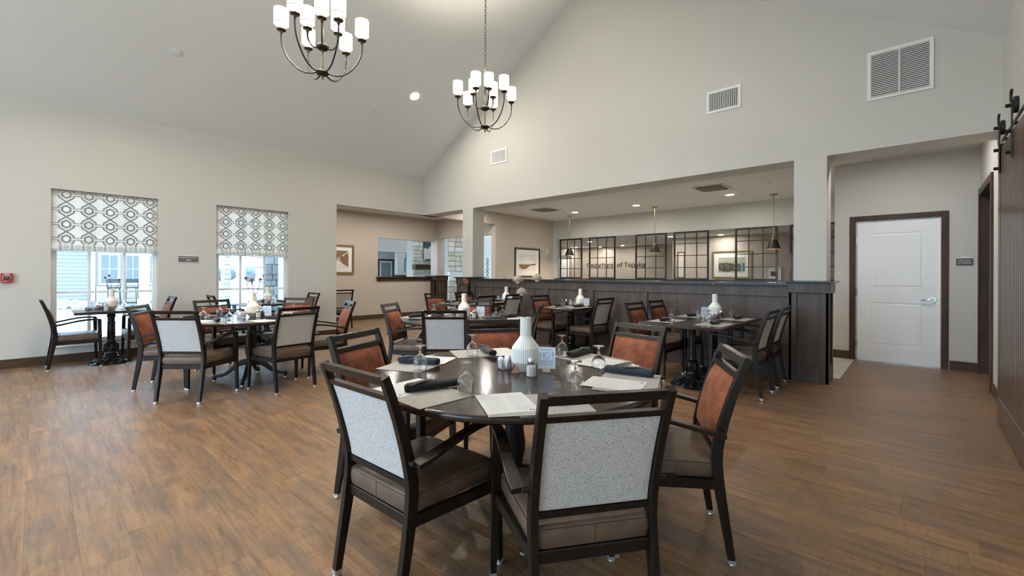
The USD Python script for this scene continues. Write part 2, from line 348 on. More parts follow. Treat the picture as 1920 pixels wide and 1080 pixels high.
# second room behind the gridded opening
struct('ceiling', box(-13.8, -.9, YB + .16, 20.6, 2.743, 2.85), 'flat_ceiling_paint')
struct('wall_office', [box(-7.1, -.9, 17.0, 17.15, 0, 2.76), box(-7.1, -7.0, 17.15, 20.4, 0, 2.76)], 'hall_paint')
struct('wall_office', [box(-13.8, -7.0, 20.4, 20.55, 0, 2.76)], 'hall_paint')
struct('wall_office', wall_with_holes('x', -13.65, -.15, YB + .16, 20.5, 0, 2.85, [(14.0, 19.5, .9, 2.3)]), 'hall_paint')
struct('wall_office', box(-13.8, -8.95, YB, YB + .16, 0, 4.2), 'white_paint')
# white lobby seen through the pass-through
LS = 8.0
struct('ceiling', box(-24.2, -8.95, 9.06, 11.5, 4.2, 4.35), 'white_paint')
struct('ceiling', [box(-24.2, -20.0, LS - .16, 9.06, 4.2, 4.35), box(-20.0, XF - .16, 6.44, 9.06, 4.2, 4.35)], 'white_paint')
struct('ceiling', box(-24.2, -13.8, 11.5, 20.2, 4.2, 4.35), 'white_paint')
struct('wall_lobby', wall_with_holes('x', -24.0, -.16, LS, 20, 0, 4.2, [(8.4, 12.4, .3, 3.8)]), 'white_paint')
struct('wall_lobby', wall_with_holes('y', 20.0, .16, -24, -13.8, 0, 4.2, []), 'white_paint')
struct('wall_lobby', wall_with_holes('y', 6.6, -.16, -20.16, XF - .17, 0, 4.2, [(-19.7, -16.2, .3, 3.8), (-15.8, -12.4, .3, 3.8)]), 'white_paint')
struct('wall_lobby', [box(-20.16, -20.0, 6.6, LS, 0, 4.2), box(-24.16, -20.0, LS - .16, LS, 0, 4.2)], 'white_paint')
struct('wall_lobby', [box(XF - .17, XF - .161, 6.6, 9.06, HC, 4.2), box(XF - .16, -8.95, 9.061, 9.07, HC, 4.2), box(-13.81, -13.80, 11.5, 20, 0, 4.2)], 'white_paint')
struct('wall_lobby', [box(-23.2, -22.8, 11.0, 19.9, 2.60, 4.2), box(-23.15, -22.85, 14.65, 15.2, 1.2, 2.6)], 'white_paint')
struct('wall_lobby', box(-17.4, -17.0, 12.86, 13.6, 0, 4.2), 'white_paint')

# ---- floors
fl = thing('floor', kind='structure')
obj('subfloor', [box(XW - .16, XR + .16, REAR - .16, 6.9, -.06, -.0035), box(-.73, XR + .16, 6.9, 8.86, -.06, -.0035), box(XF - .16, XW - .16, YS - .16, 9.06, -.06, -.0035), box(XW - .16, -7.2, 6.9, 9.06, -.06, -.0035)], 'subfloor_dark', fl, False)
PL, PWD = 1.22, .178
planks = []
row = 0; y = REAR
regions = [(XW, XR, REAR, 6.9), (-.72, XR + .15, 6.9, 8.70), (XF, XW, YS, 8.95), (XW, -7.6, 6.9, 8.95)]
r_ = random.Random(3)
while y < 8.95:
    off = r_.uniform(0, PL); x = XF - off
    while x < XR + .2:
        for (a0, a1, b0, b1) in regions:
            xa, xb, ya, yb = max(x, a0), min(x + PL, a1), max(y, b0), min(y + PWD, b1)
            if xb - xa > .02 and yb - ya > .01: planks.append((xa, xb, ya, yb))
        x += PL
    y += PWD
def in_view(p):
    cx_, cy_ = (p[0] + p[1]) / 2, (p[2] + p[3]) / 2
    d = cx_ * F[0] + cy_ * F[1]; s_ = cx_ * R0[0] + cy_ * R0[1]
    if d < 1.5 or abs(s_) > 1.22 * d + .4: return 1e9
    return d
planks.sort(key=in_view)
def plank_mesh(p):
    g = .0002
    return bevel(p[0] + g, p[1] - g, p[2] + g, p[3] - g, -.006, 0, .0006)
def put_plank(name, ps, **k):
    ms, col = [], []
    for p in ps:
        m = plank_mesh(p); ms.append(m); c = (r_.random(), r_.random(), r_.random()); col += [c] * len(m.vertices)
    g = usdkit.mesh(stage, numbered(path(fl), name), trimesh.util.concatenate(ms), MAT['plank_wood'])
    UsdGeom.PrimvarsAPI(g).CreatePrimvar('plank_tone', Sdf.ValueTypeNames.Color3fArray, 'vertex').Set(Vt.Vec3fArray.FromNumpy(np.array(col, np.float32)))
    tag(g.GetPrim(), **k)
for p in planks[:296]: put_plank('plank', [p])
put_plank('distant_planks', planks[296:], kind='stuff')
tl = thing('floor', kind='structure')
obj('tile_bed', [box(-8.79, -.73, 6.9, 20.4, -.06, -.004), box(-24, -8.79, 9.06, 20.0, -.06, -.004), box(-24, -20, LS, 9.06, -.06, -.004), box(-20, XF - .16, 6.6, 9.06, -.06, -.004)], 'tile_grout', tl, False)
TS = .31; ti = 0
for i in range(9):
    for j in range(7):
        xa = -.72 - (i + 1) * TS; ya = 6.9 + j * TS * .98
        obj('floor_tile', bevel(xa + .002, xa + TS - .002, ya + .002, ya + TS * .98 - .002, -.006, 0, .001), 'floor_tile_%d' % r_.randrange(3), tl, False)

# ---- baseboards and trims
struct('baseboard_left', [bevel(XW, XW + .014, REAR, 4.31, 0, .125, .003)], 'base_board')
struct('baseboard_right', [bevel(XR - .014, XR, REAR, 7.22, 0, .125, .003)], 'base_board')
struct('baseboard_far', [bevel(XF, XF + .014, YS, 8.76, 0, .125, .003)], 'base_board')
struct('baseboard_corridor', [bevel(-.98, -.78, 8.666, 8.68, 0, .125, .003), bevel(.33, XR, 8.666, 8.68, 0, .125, .003), bevel(-.994, -.98, 8.68, 11, 0, .125, .003)], 'base_board')

# ---- panelled half wall, two column pedestals
hw = thing('half_wall', kind='structure')
obj('panel_back', box(-7.218, -1.187, 6.475, 6.80, 0, 1.165), 'wainscot_wood', hw, False)
obj('base_rail', bevel(-7.218, -1.187, 6.452, 6.476, 0, .27, .003), 'wainscot_wood', hw, False)
obj('top_rail', bevel(-7.218, -1.187, 6.452, 6.476, 1.035, 1.165, .003), 'wainscot_wood', hw, False)
for x in (-7.11, -6.085, -5.087, -4.12, -3.14, -2.12, -1.24):
    obj('stile', bevel(x - .05, x + .05, 6.452, 6.476, .27, 1.035, .003), 'wainscot_wood', hw, False)
obj('cap', bevel(-7.21, -1.19, 6.41, 6.84, 1.178, 1.21, .004), 'black_cap', hw, False)
obj('cap_moulding', bevel(-7.21, -1.19, 6.435, 6.82, 1.160, 1.180, .003), 'wainscot_wood', hw, False)
def pedestal(cx, cy, s, wood, h=1.235):
    p = thing('column_pedestal', kind='structure', loc=(cx, cy, 0))
    a = s / 2
    obj('core', box(-a + .02, a - .02, -a + .02, a - .02, 0, h - .03), wood, p, False)
    for k in range(4):
        M = trimesh.transformations.rotation_matrix(k * PI / 2, (0, 0, 1))
        obj('corner_stile', turn(bevel(-a, -a + .085, -a, -a + .03, 0, h - .13, .003), M), wood, p, False)
        obj('corner_stile', turn(bevel(a - .085, a, -a, -a + .03, 0, h - .13, .003), M), wood, p, False)
        obj('lower_rail', turn(bevel(-a + .085, a - .085, -a, -a + .03, 0, .20, .003), M), wood, p, False)
    obj('head_band', bevel(-a - .018, a + .018, -a - .018, a + .018, h - .145, h - .018, .004), wood, p, False)
    obj('cap', bevel(-a - .055, a + .055, -a - .055, a + .055, h - .018, h + .004, .003), 'black_cap', p, False)
    return p
pedestal(-.985, 6.63, .41, 'wainscot_wood'); pedestal(-7.42, 6.63, .41, 'wainscot_wood')
pedestal(XF + .02, 8.86, .50, 'brown_wood', 1.25); pedestal(-23.0, 14.92, .62, 'brown_wood', 1.22)

# ---- ledge of the pass-through, sill of the gridded opening
struct('trim_1', [bevel(XF - .19, XF + .07, 6.69, 8.66, 1.185, 1.215, .004), bevel(XF, XF + .03, 6.72, 8.62, 1.09, 1.185, .004)], 'brown_wood')
struct('trim_2', bevel(-8.7, -.98, YB - .06, YB + .2, 1.14, 1.185, .005), 'black_cap')

# ---- windows with frames, panes, sills and roman shades
def window(w, k):
    a0, a1, z0, z1 = w
    o = thing('window_%d' % k, kind='structure')
    xo = XW - .13
    fr = [bevel(xo, xo + .05, a0, a0 + .06, z0, z1), bevel(xo, xo + .05, a1 - .06, a1, z0, z1), bevel(xo, xo + .05, a0 + .06, a1 - .06, z0, z0 + .07), bevel(xo, xo + .05, a0 + .06, a1 - .06, z1 - .06, z1)]
    obj('window_frame', fr, 'white_plastic', o, False)
    for t in (1 / 3, 2 / 3):
        y_ = a0 + (a1 - a0) * t
        obj('mullion', bevel(xo + .005, xo + .04, y_ - .018, y_ + .018, z0 + .07, z1 - .06), 'white_plastic', o, False)
    obj('cross_bar', bevel(xo + .008, xo + .036, a0 + .06, a1 - .06, 1.0, 1.03), 'white_plastic', o, False)
    ys = [a0 + .06, a0 + (a1 - a0) / 3, a0 + (a1 - a0) * 2 / 3, a1 - .06]
    for i in range(3):
        for (za, zb) in ((z0 + .07, 1.0), (1.03, z1 - .06)):
            obj('pane', box(xo + .02, xo + .024, ys[i] + .018 * (i > 0), ys[i + 1] - .018 * (i < 2), za, zb), 'window_glass', o, False)
    obj('window_sill', bevel(XW - .16, XW + .025, a0 - .0, a1 + .0, z0 - .03, z0, .005), 'white_plastic', o, False)
    return o
window(W1, 1); window(W2, 2)

def roman_shade(w, label):
    a0, a1, z0, z1 = w; a0 += .006; a1 -= .006
    o = thing('roman_shade', label, 'window blind', group=None)
    x0 = XW - .03
    zb = 1.735
    obj('shade_panel', bevel(x0 - .004, x0, a0, a1, zb - .02, z1 - .003, .0015), 'blind_cloth', o, False)
    obj('head_rail', box(x0 - .05, x0 - .004, a0, a1, z1 - .05, z1 - .004), 'white_plastic', o, False)
    # printed trellis as a flat layer on the cloth
    pitch, vp = (a1 - a0) / 5.0, .215
    def motif(cx_, cz):
        L = []
        hexa = [(0, .052), (.042, .026), (.042, -.026), (0, -.052), (-.042, -.026), (-.042, .026), (0, .052)]
        L.append(LineString([(cx_ + x_, cz + y_) for x_, y_ in hexa]).buffer(.0115, cap_style=2, join_style=2))
        e = .078 * pitch / .24
        for s_ in (-1, 1):
            L.append(LineString([(cx_ + s_ * e, cz + .045), (cx_ + s_ * e, cz + .010)]).buffer(.0100, cap_style=2, join_style=2))
            L.append(LineString([(cx_ + s_ * e, cz - .045), (cx_ + s_ * e, cz - .010)]).buffer(.0100, cap_style=2, join_style=2))
            L.append(LineString([(cx_ + s_ * e, cz + .045), (cx_ - s_ * e, cz + vp - .045)]).buffer(.0100, cap_style=2, join_style=2))
            for q in (-1, 1):
                L.append(LineString([(cx_ + s_ * (e - .006), cz + q * .015), (cx_ + s_ * (pitch - e + .006 if s_ > 0 else e), cz + q * .015)]).buffer(.0055, cap_style=2))
        return L
    shapes = []
    for i in range(-1, 6):
        for j in range(-1, 5):
            shapes += motif(a0 + pitch * (i + .62), zb + .055 + vp * j)
    u = unary_union(shapes).intersection(sbox(a0 + .004, zb - .015, a1 - .004, z1 - .008)).simplify(.001)
    obj('printed_trellis', turn(extr(u, .0006), frame_to((x0, 0, 0), (0, 1, 0), (0, 0, 1))), 'blind_print', o, False)
    # gathered folds along the bottom: soft loops of cloth, each carrying its own run of print
    zc = zb - .012
    for k in range(3):
        d = .020 + .010 * k; h = .046
        prof = [(x0 - .004, zc), (x0 + d * .55, zc - .006), (x0 + d, zc - h * .55), (x0 + d * .7, zc - h * .95), (x0 - .004, zc - h)]
        c = spline([(p_[0], 0, p_[1]) for p_ in prof], 10)
        nseg = 14; V = []
        for s_ in range(nseg + 1):
            yy = a0 + (a1 - a0) * s_ / nseg; wv = .003 * math.sin(s_ * 1.7 + k)
            V += [(q[0] + wv, yy, q[2] + wv * .5) for q in c]
        Fc = []
        for s_ in range(nseg):
            for q in range(9):
                a_ = s_ * 10 + q; Fc += [(a_, a_ + 1, a_ + 11), (a_, a_ + 11, a_ + 10)]
        fm = trimesh.Trimesh(V, Fc, process=False)
        f_ = obj('fold', fm, 'blind_cloth', o, True)
        V, Fc = [], []
        for i in range(5):
            for (ya, yb, qa, qb) in ((-.075, -.045, 1, 7), (.045, .075, 1, 7), (-.03, .03, 2, 4), (-.02, .02, 6, 7), (.09, .15, 3, 4), (.09, .15, 5, 6)):
                ya, yb = [min(max(a0 + pitch * (i + .62) + t, a0 + .004), a1 - .004) for t in (ya, yb)]
                b_ = len(V)
                for q in range(qa, qb + 1):
                    for yy in (ya, yb): V.append((c[q][0] + .0045, yy, c[q][2] + .001))
                for q in range(qb - qa):
                    k4 = b_ + 2 * q; Fc += [(k4, k4 + 1, k4 + 3), (k4, k4 + 3, k4 + 2)]
        obj('fold_print', trimesh.Trimesh(V, Fc, process=False), 'blind_print', f_, False)
        zc -= h * .50
    obj('hem_bar', tube([(x0 - .002, a0, zc - .034), (x0 - .002, a1, zc - .034)], .006), 'blind_cloth', o)
    return o
roman_shade(W1, 'cream roman shade with grey trellis print over the left window'); roman_shade(W2, 'cream roman shade with grey trellis print over the window beside the occupancy sign')

# ---- white storage door in the corridor
d1 = thing('door_1', kind='structure')
DX0, DX1, DY, DT = -.698, .228, 8.70, 2.134
obj('door_leaf', [box(DX0, DX1, DY + .006, DY + .045, .012, DT)], 'door_white', d1, False)
pz = [(1.13, 1.95), (.26, .90)]
px0, px1 = DX0 + .17, DX1 - .17
poly = sbox(DX0, .012, DX1, DT)
for (a, b) in pz: poly = poly.difference(sbox(px0, a, px1, b))
m = turn(extr(poly, .008), np.array([[1, 0, 0, 0], [0, 0, 1, DY - .002], [0, 1, 0, 0], [0, 0, 0, 1.]])); m.invert(); m.fix_normals()
obj('door_face', m, 'door_white', d1, False)
for (a, b) in pz:
    e = .035
    V = [(px0 + .006, DY + .0055, a + .006), (px1 - .006, DY + .0055, a + .006), (px1 - .006, DY + .0055, b - .006), (px0 + .006, DY + .0055, b - .006), (px0 + e, DY - .0005, a + e), (px1 - e, DY - .0005, a + e), (px1 - e, DY - .0005, b - e), (px0 + e, DY - .0005, b - e)]
    obj('raised_panel', trimesh.Trimesh(V, [(0, 1, 5), (0, 5, 4), (1, 2, 6), (1, 6, 5), (2, 3, 7), (2, 7, 6), (3, 0, 4), (3, 4, 7), (4, 5, 6), (4, 6, 7)], process=False), 'door_white', d1, False)
obj('door_frame', [bevel(-.785, -.712, 8.655, 8.70, 0, 2.225), bevel(.245, .318, 8.655, 8.70, 0, 2.225), bevel(-.712, .245, 8.655, 8.70, 2.150, 2.225)], 'brown_wood', d1, False)
obj('door_stop', [box(-.712, -.70, 8.69, 8.80, 0, 2.15), box(.23, .245, 8.69, 8.80, 0, 2.15), box(-.712, .245, 8.69, 8.80, 2.137, 2.15)], 'white_plastic', d1, False)
for z in (.24, 1.05, 1.86): obj('hinge', [box(-.716, -.692, 8.685, 8.698, z - .05, z + .05), cyl(.008, z - .052, z + .052, (-.706, 8.686), 10)], 'chrome', d1, False)
hd = [turn(cyl(.034, 0, .012), frame_to((.165, 8.698, .965), (1, 0, 0), (0, 0, 1))), turn(cyl(.012, 0, .05), frame_to((.165, 8.70, .965), (1, 0, 0), (0, 0, 1))), strap(spline([(.170, 8.648, .965), (.12, 8.646, .967), (.07, 8.650, .962), (.035, 8.655, .958)], 8), [.014] * 8, [.022] * 8, (0, 1, 0), .4)]
obj('lever_handle', hd, 'chrome', d1)
# framed opening in the right wall of the corridor with its dark door
d2 = thing('door_2', kind='structure')
obj('door_frame', [bevel(XR - .022, XR, 7.24, 7.335, 0, 2.475), bevel(XR - .022, XR, 8.60, 8.665, 0, 2.475), bevel(XR - .022, XR, 7.335, 8.60, 2.39, 2.475)], 'brown_wood', d2, False)
obj('door_jamb', [box(XR, XR + .16, 8.60, 8.62, 0, 2.40), box(XR, XR + .16, 7.33, 7.35, 0, 2.40), box(XR, XR + .16, 7.35, 8.60, 2.385, 2.40)], 'brown_wood', d2, False)
obj('door_leaf', bevel(XR + .11, XR + .15, 7.355, 8.595, .01, 2.383), 'brown_wood', d2, False)

# ---- sliding barn door on its track along the right wall
bd = thing('barn_door', 'dark brown sliding barn door with vertical grooved planks on black track', 'door')
BX0, BX1, BY0, BY1, BZ = XR - .095, XR - .052, 4.30, 5.86, 2.47
n = 15; gw = (BY1 - BY0 - .26) / n
for k in range(n):
    ya = BY0 + .13 + k * gw
    obj('plank', bevel(BX0 + .006, BX1, ya + .004, ya + gw - .004, .05, BZ - .04, .006), 'barn_wood', bd, False)
obj('backing', box(BX0 + .014, BX1 - .002, BY0 + .02, BY1 - .02, .05, BZ - .05), 'barn_wood', bd, False)
obj('door_stile', bevel(BX0, BX1, BY0, BY0 + .13, .015, BZ), 'barn_wood', bd, False); obj('door_stile', bevel(BX0 + .003, BX1, BY1 - .13, BY1, .015, BZ), 'barn_wood', bd, False)
obj('bottom_rail', bevel(BX0, BX1, BY0 + .13, BY1 - .13, .015, .24), 'barn_wood', bd, False)
for y_ in (5.72, 5.02):
    h_ = obj('hanger_strap', [bevel(BX0 - .008, BX0, y_ - .022, y_ + .022, BZ - .26, BZ + .16, .002), tube([(BX0 - .004, y_ + .0 + .05 * math.sin(t), BZ + .16 + .05 * (1 - math.cos(t))) for t in np.linspace(0, PI * .9, 10)], .009)], 'matte_black', bd)
    obj('roller_wheel', turn(cyl(.062, -.012, .012), frame_to((BX0 + .016, y_, BZ + .135), (0, 1, 0), (0, 0, 1))), 'matte_black', h_)
    obj('bolt', [turn(cyl(.015, 0, .03, seg=6), frame_to((BX0 - .008, y_, z), (0, -1, 0), (0, 0, 1))) for z in (BZ - .22, BZ - .06, BZ + .135)], 'matte_black', h_, False)
tr = thing('barn_door_track', 'black steel track rail bolted above the sliding barn door', 'rail')
obj('rail', bevel(BX0 + .030, BX0 + .038, 1.6, 5.92, BZ + .045, BZ + .075, .001), 'matte_black', tr, False)
for y_ in (1.9, 3.0, 4.1, 5.3, 5.86): obj('standoff', turn(cyl(.014, 0, XR - BX0 - .038, seg=10), frame_to((BX0 + .038, y_, BZ + .06), (0, 1, 0), (0, 0, 1))), 'matte_black', tr)

# ================================================================ fixtures on walls and ceilings
def vent(name, label, x0, x1, z0, z1, vert, mid=False):
    o = thing(name, label, 'vent')
    b = .035
    obj('vent_frame', [bevel(x0, x1, YG - .012, YG, z1 - b, z1, .003), bevel(x0, x1, YG - .012, YG, z0, z0 + b, .003), bevel(x0, x0 + b, YG - .012, YG, z0 + b, z1 - b, .003), bevel(x1 - b, x1, YG - .012, YG, z0 + b, z1 - b, .003)], 'vent_white', o, False)
    obj('vent_back', box(x0 + .01, x1 - .01, YG - .002, YG, z0 + .01, z1 - .01), 'vent_dark', o, False)
    if vert:
        for k in range(16):
            xx = x0 + b + (x1 - x0 - 2 * b) * (k + .5) / 16
            obj('louvre', turn(box(-.0065, .0065, -.0015, .0015, z0 + b, z1 - b), trimesh.transformations.translation_matrix((xx, YG - .008, 0)) @ trimesh.transformations.rotation_matrix(.6, (0, 0, 1))), 'vent_white', o, False)
    else:
        for k in range(24):
            zz = z0 + b + (z1 - z0 - 2 * b) * (k + .5) / 24
            obj('louvre', turn(box(x0 + b, x1 - b, -.0075, .0075, -.0012, .0012), trimesh.transformations.translation_matrix((0, YG - .008, zz)) @ trimesh.transformations.rotation_matrix(.95, (1, 0, 0))), 'vent_white', o, False)
        if mid: obj('divider', box((x0 + x1) / 2 - .006, (x0 + x1) / 2 + .006, YG - .016, YG - .002, z0 + b, z1 - b), 'vent_white', o, False)
    return o
vent('air_vent', 'small white supply grille left on the gable wall above the header', -6.68, -6.21, 3.62, 3.915, True)
vent('air_vent', 'white supply grille in the middle of the gable wall', -2.245, -1.79, 3.62, 3.935, True)
vent('return_vent', 'large white return air grille high on the gable wall', -.438, .123, 3.33, 3.89, False, True)

def ceiling_vent(x, y_, label):
    o = thing('ceiling_vent', label, 'vent', (x, y_, HC))
    obj('vent_frame', [bevel(-.3, .3, -.3, .3, -.012, 0, .003)], 'vent_bronze', o, False)
    for k in range(7): obj('louvre', turn(box(-.24, .24, -.03, .03, -.002, .002), trimesh.transformations.translation_matrix((0, -.22 + k * .073, -.022)) @ trimesh.transformations.rotation_matrix(.5, (1, 0, 0))), 'vent_bronze', o, False)
ceiling_vent(-7.39, 9.31, 'square ceiling air diffuser on the left of the back room ceiling')
ceiling_vent(-3.03, 9.17, 'square ceiling air diffuser on the right near the back room downlight')

def spot_light(p, r, power, parent_label, col=(1, .9, .76), down=(0, 0, -1), spread=None):
    l = UsdLux.DiskLight.Define(stage, numbered(path(parent_label), 'light'))
    l.CreateRadiusAttr(r); l.CreateIntensityAttr(power); l.CreateColorAttr(Gf.Vec3f(*col))
    return l
def downlight_make(loc, rot, label, group, glowm='downlight_glow'):
    o = thing('recessed_downlight', label, 'ceiling light', loc, rot, group)
    obj('trim_ring', lathe([(.075, -.001), (.098, -.001), (.100, -.006), (.090, -.010), (.078, -.006), (.075, -.001)], 28), 'vent_white', o)
    obj('lens', lathe([(0, -.004), (.077, -.004), (.077, -.001), (0, -.001)], 28), glowm, o, False)
    return o
DL = Kind(downlight_make)
for x, y_, lab in ((-7.07, 10.25, 'recessed downlight beside the leftmost pendant in the back room'), (-5.21, 10.24, 'recessed downlight beside the middle pendant in the back room'), (-3.0, 10.21, 'recessed downlight near the right ceiling diffuser in the back room')):
    DL.put((x, y_, HC), 0, lab)
for k, (x, y_) in enumerate(((-10.49, 16.35), (-6.86, 13.99), (-6.81, 16.12), (-5.14, 16.48), (-13.3, 19.39), (-12.08, 19.84), (-10.6, 19.43))):
    DL.put((x, y_, 2.743), 0, ['recessed downlight in the office ceiling behind the second grid panel', 'recessed downlight seen through the third grid panel', 'recessed downlight seen through the fourth grid panel', 'recessed downlight above the gold framed landscape', 'recessed downlight seen through the first grid panel', 'farthest recessed downlight seen through the second grid panel', 'recessed downlight seen between second and third grid panels'][k])
for x, y_, lab in ((-11.3, 10.3, 'recessed downlight in the lobby ceiling before the stone pillar'), (-15.6, 11.9, 'recessed downlight in the lobby ceiling before the fireplace'), (-20.5, 13.0, 'recessed downlight in the lobby ceiling near the glazed door'), (-21.0, 15.5, 'recessed downlight in the lobby ceiling behind the fireplace')): DL.put((x, y_, 4.2), 0, lab)
for x, y_, lab in ((-.15, 7.3, 'recessed downlight in the corridor hidden above the header'), (-10.3, 5.2, 'recessed downlight over the side dining area, nearest one'), (-10.2, 6.4, 'recessed downlight over the side dining area, middle one'), (-10.2, 7.6, 'recessed downlight over the side dining area, farthest one'), (-8.2, 7.9, 'recessed downlight in the passage behind the left column')): DL.put((x, y_, HC), 0, lab)
ang = math.atan(sl)
def slope_light(x, y_, label):
    o = thing('slope_downlight', label, 'ceiling light', (x, y_, WP + sl * (x - XW if x < XM else XR - x)), 0)
    M = trimesh.transformations.rotation_matrix(-ang if x < XM else ang, (0, 1, 0))
    obj('trim_ring', turn(lathe([(.075, -.001), (.098, -.001), (.100, -.006), (.090, -.010), (.078, -.006), (.075, -.001)], 28), M), 'vent_white', o)
    obj('lens', turn(lathe([(0, -.004), (.077, -.004), (.077, -.001), (0, -.001)], 28), M), 'slope_glow', o, False)
glow('slope_glow', (1.0, .91, .77), 60 * SLOPE)
slope_light(-7.21, 4.99, 'lit recessed downlight on the sloped ceiling left of the far chandelier')
slope_light(-7.28, .52, 'lit recessed downlight on the sloped ceiling at the top edge')
for k, (x, y_) in enumerate(((-7.25, -3.6), (-5.3, .5), (-5.3, -3.6), (-2.0, 2.5), (-2.6, -3.6))): slope_light(x, y_, 'unseen recessed downlight on the sloped ceiling, ' + ('left slope above the rear windows', 'left slope high beside the nearer chandelier', 'left slope high above the rear windows', 'right slope above the near table', 'right slope above the rear windows')[k])
def disc(x, y_, r, label):
    o = thing('ceiling_speaker', label, 'detector', (x, y_, WP + sl * (x - XW)))
    M = trimesh.transformations.rotation_matrix(-ang, (0, 1, 0))
    obj('cover', turn(lathe([(0, -.012), (r * .8, -.012), (r, -.004), (r, -.0005)], 24), M), 'ceiling_paint', o)
    obj('rim', turn(lathe([(r, -.0005), (r + .008, -.001), (r + .008, -.006), (r, -.006)], 24), M), 'vent_white', o)
disc(-7.76, 1.34, .07, 'round white concealed sprinkler cover on the slope left of the chandeliers'); disc(-7.68, 4.41, .055, 'small round sprinkler cover on the slope below the recessed light')
for x, y_, lab in ((-4.62, 10.6, 'small ceiling sprinkler beside the middle pendant'), (-2.75, 10.25, 'small ceiling sprinkler left of the rightmost pendant'), (-2.05, 9.35, 'small ceiling sprinkler nearest the right column'), (-7.2, 9.9, 'small ceiling sprinkler beyond the left diffuser')):
    o = thing('sprinkler', lab, 'sprinkler', (x, y_, HC))
    obj('escutcheon', lathe([(0, -.008), (.035, -.006), (.04, 0)], 18), 'vent_bronze', o); obj('head', lathe([(0, -.035), (.012, -.035), (.008, -.015), (.008, -.006), (0, -.006)], 10), 'chrome', o)

# ---- pendants
def pendant_make(loc, rot, label, group):
    o = thing('pendant_lamp', label, 'pendant lamp', loc, rot, group)
    obj('canopy', lathe([(0, 0), (.075, 0), (.075, -.012), (.06, -.022), (0, -.024)], 24), 'brass', o)
    obj('stem', cyl(.007, -.93, -.02, seg=10), 'brass', o)
    obj('socket_cap', lathe([(0, -.90), (.016, -.90), (.022, -.925), (.016, -.94), (.030, -.95), (.042, -.985), (0, -.985)], 20), 'brass', o)
    s_ = obj('shade', lathe([(.040, -.975), (.062, -.99), (.090, -1.04), (.112, -1.11), (.126, -1.155), (.146, -1.166), (.148, -1.178), (.140, -1.180), (.124, -1.165), (.108, -1.11), (.086, -1.045), (.058, -.998), (.040, -.985), (.040, -.975)], 32), 'aged_bronze', o)
    obj('shade_rim', lathe([(.141, -1.183), (.149, -1.182), (.150, -1.176), (.148, -1.172)], 32), 'brass', s_)
    obj('diffuser', lathe([(0, -1.172), (.122, -1.168), (.120, -1.160), (0, -1.160)], 28), 'pendant_glow', o, False)
    return o
PN = Kind(pendant_make)
for x, lab in ((-7.62, 'leftmost bronze bell pendant hanging on a brass stem'), (-4.96, 'middle bronze bell pendant hanging on a brass stem'), (-2.28, 'rightmost bronze bell pendant hanging on a brass stem')):
    PN.put((x, 10.77, HC), 0, lab, 'bell pendants in the back room')

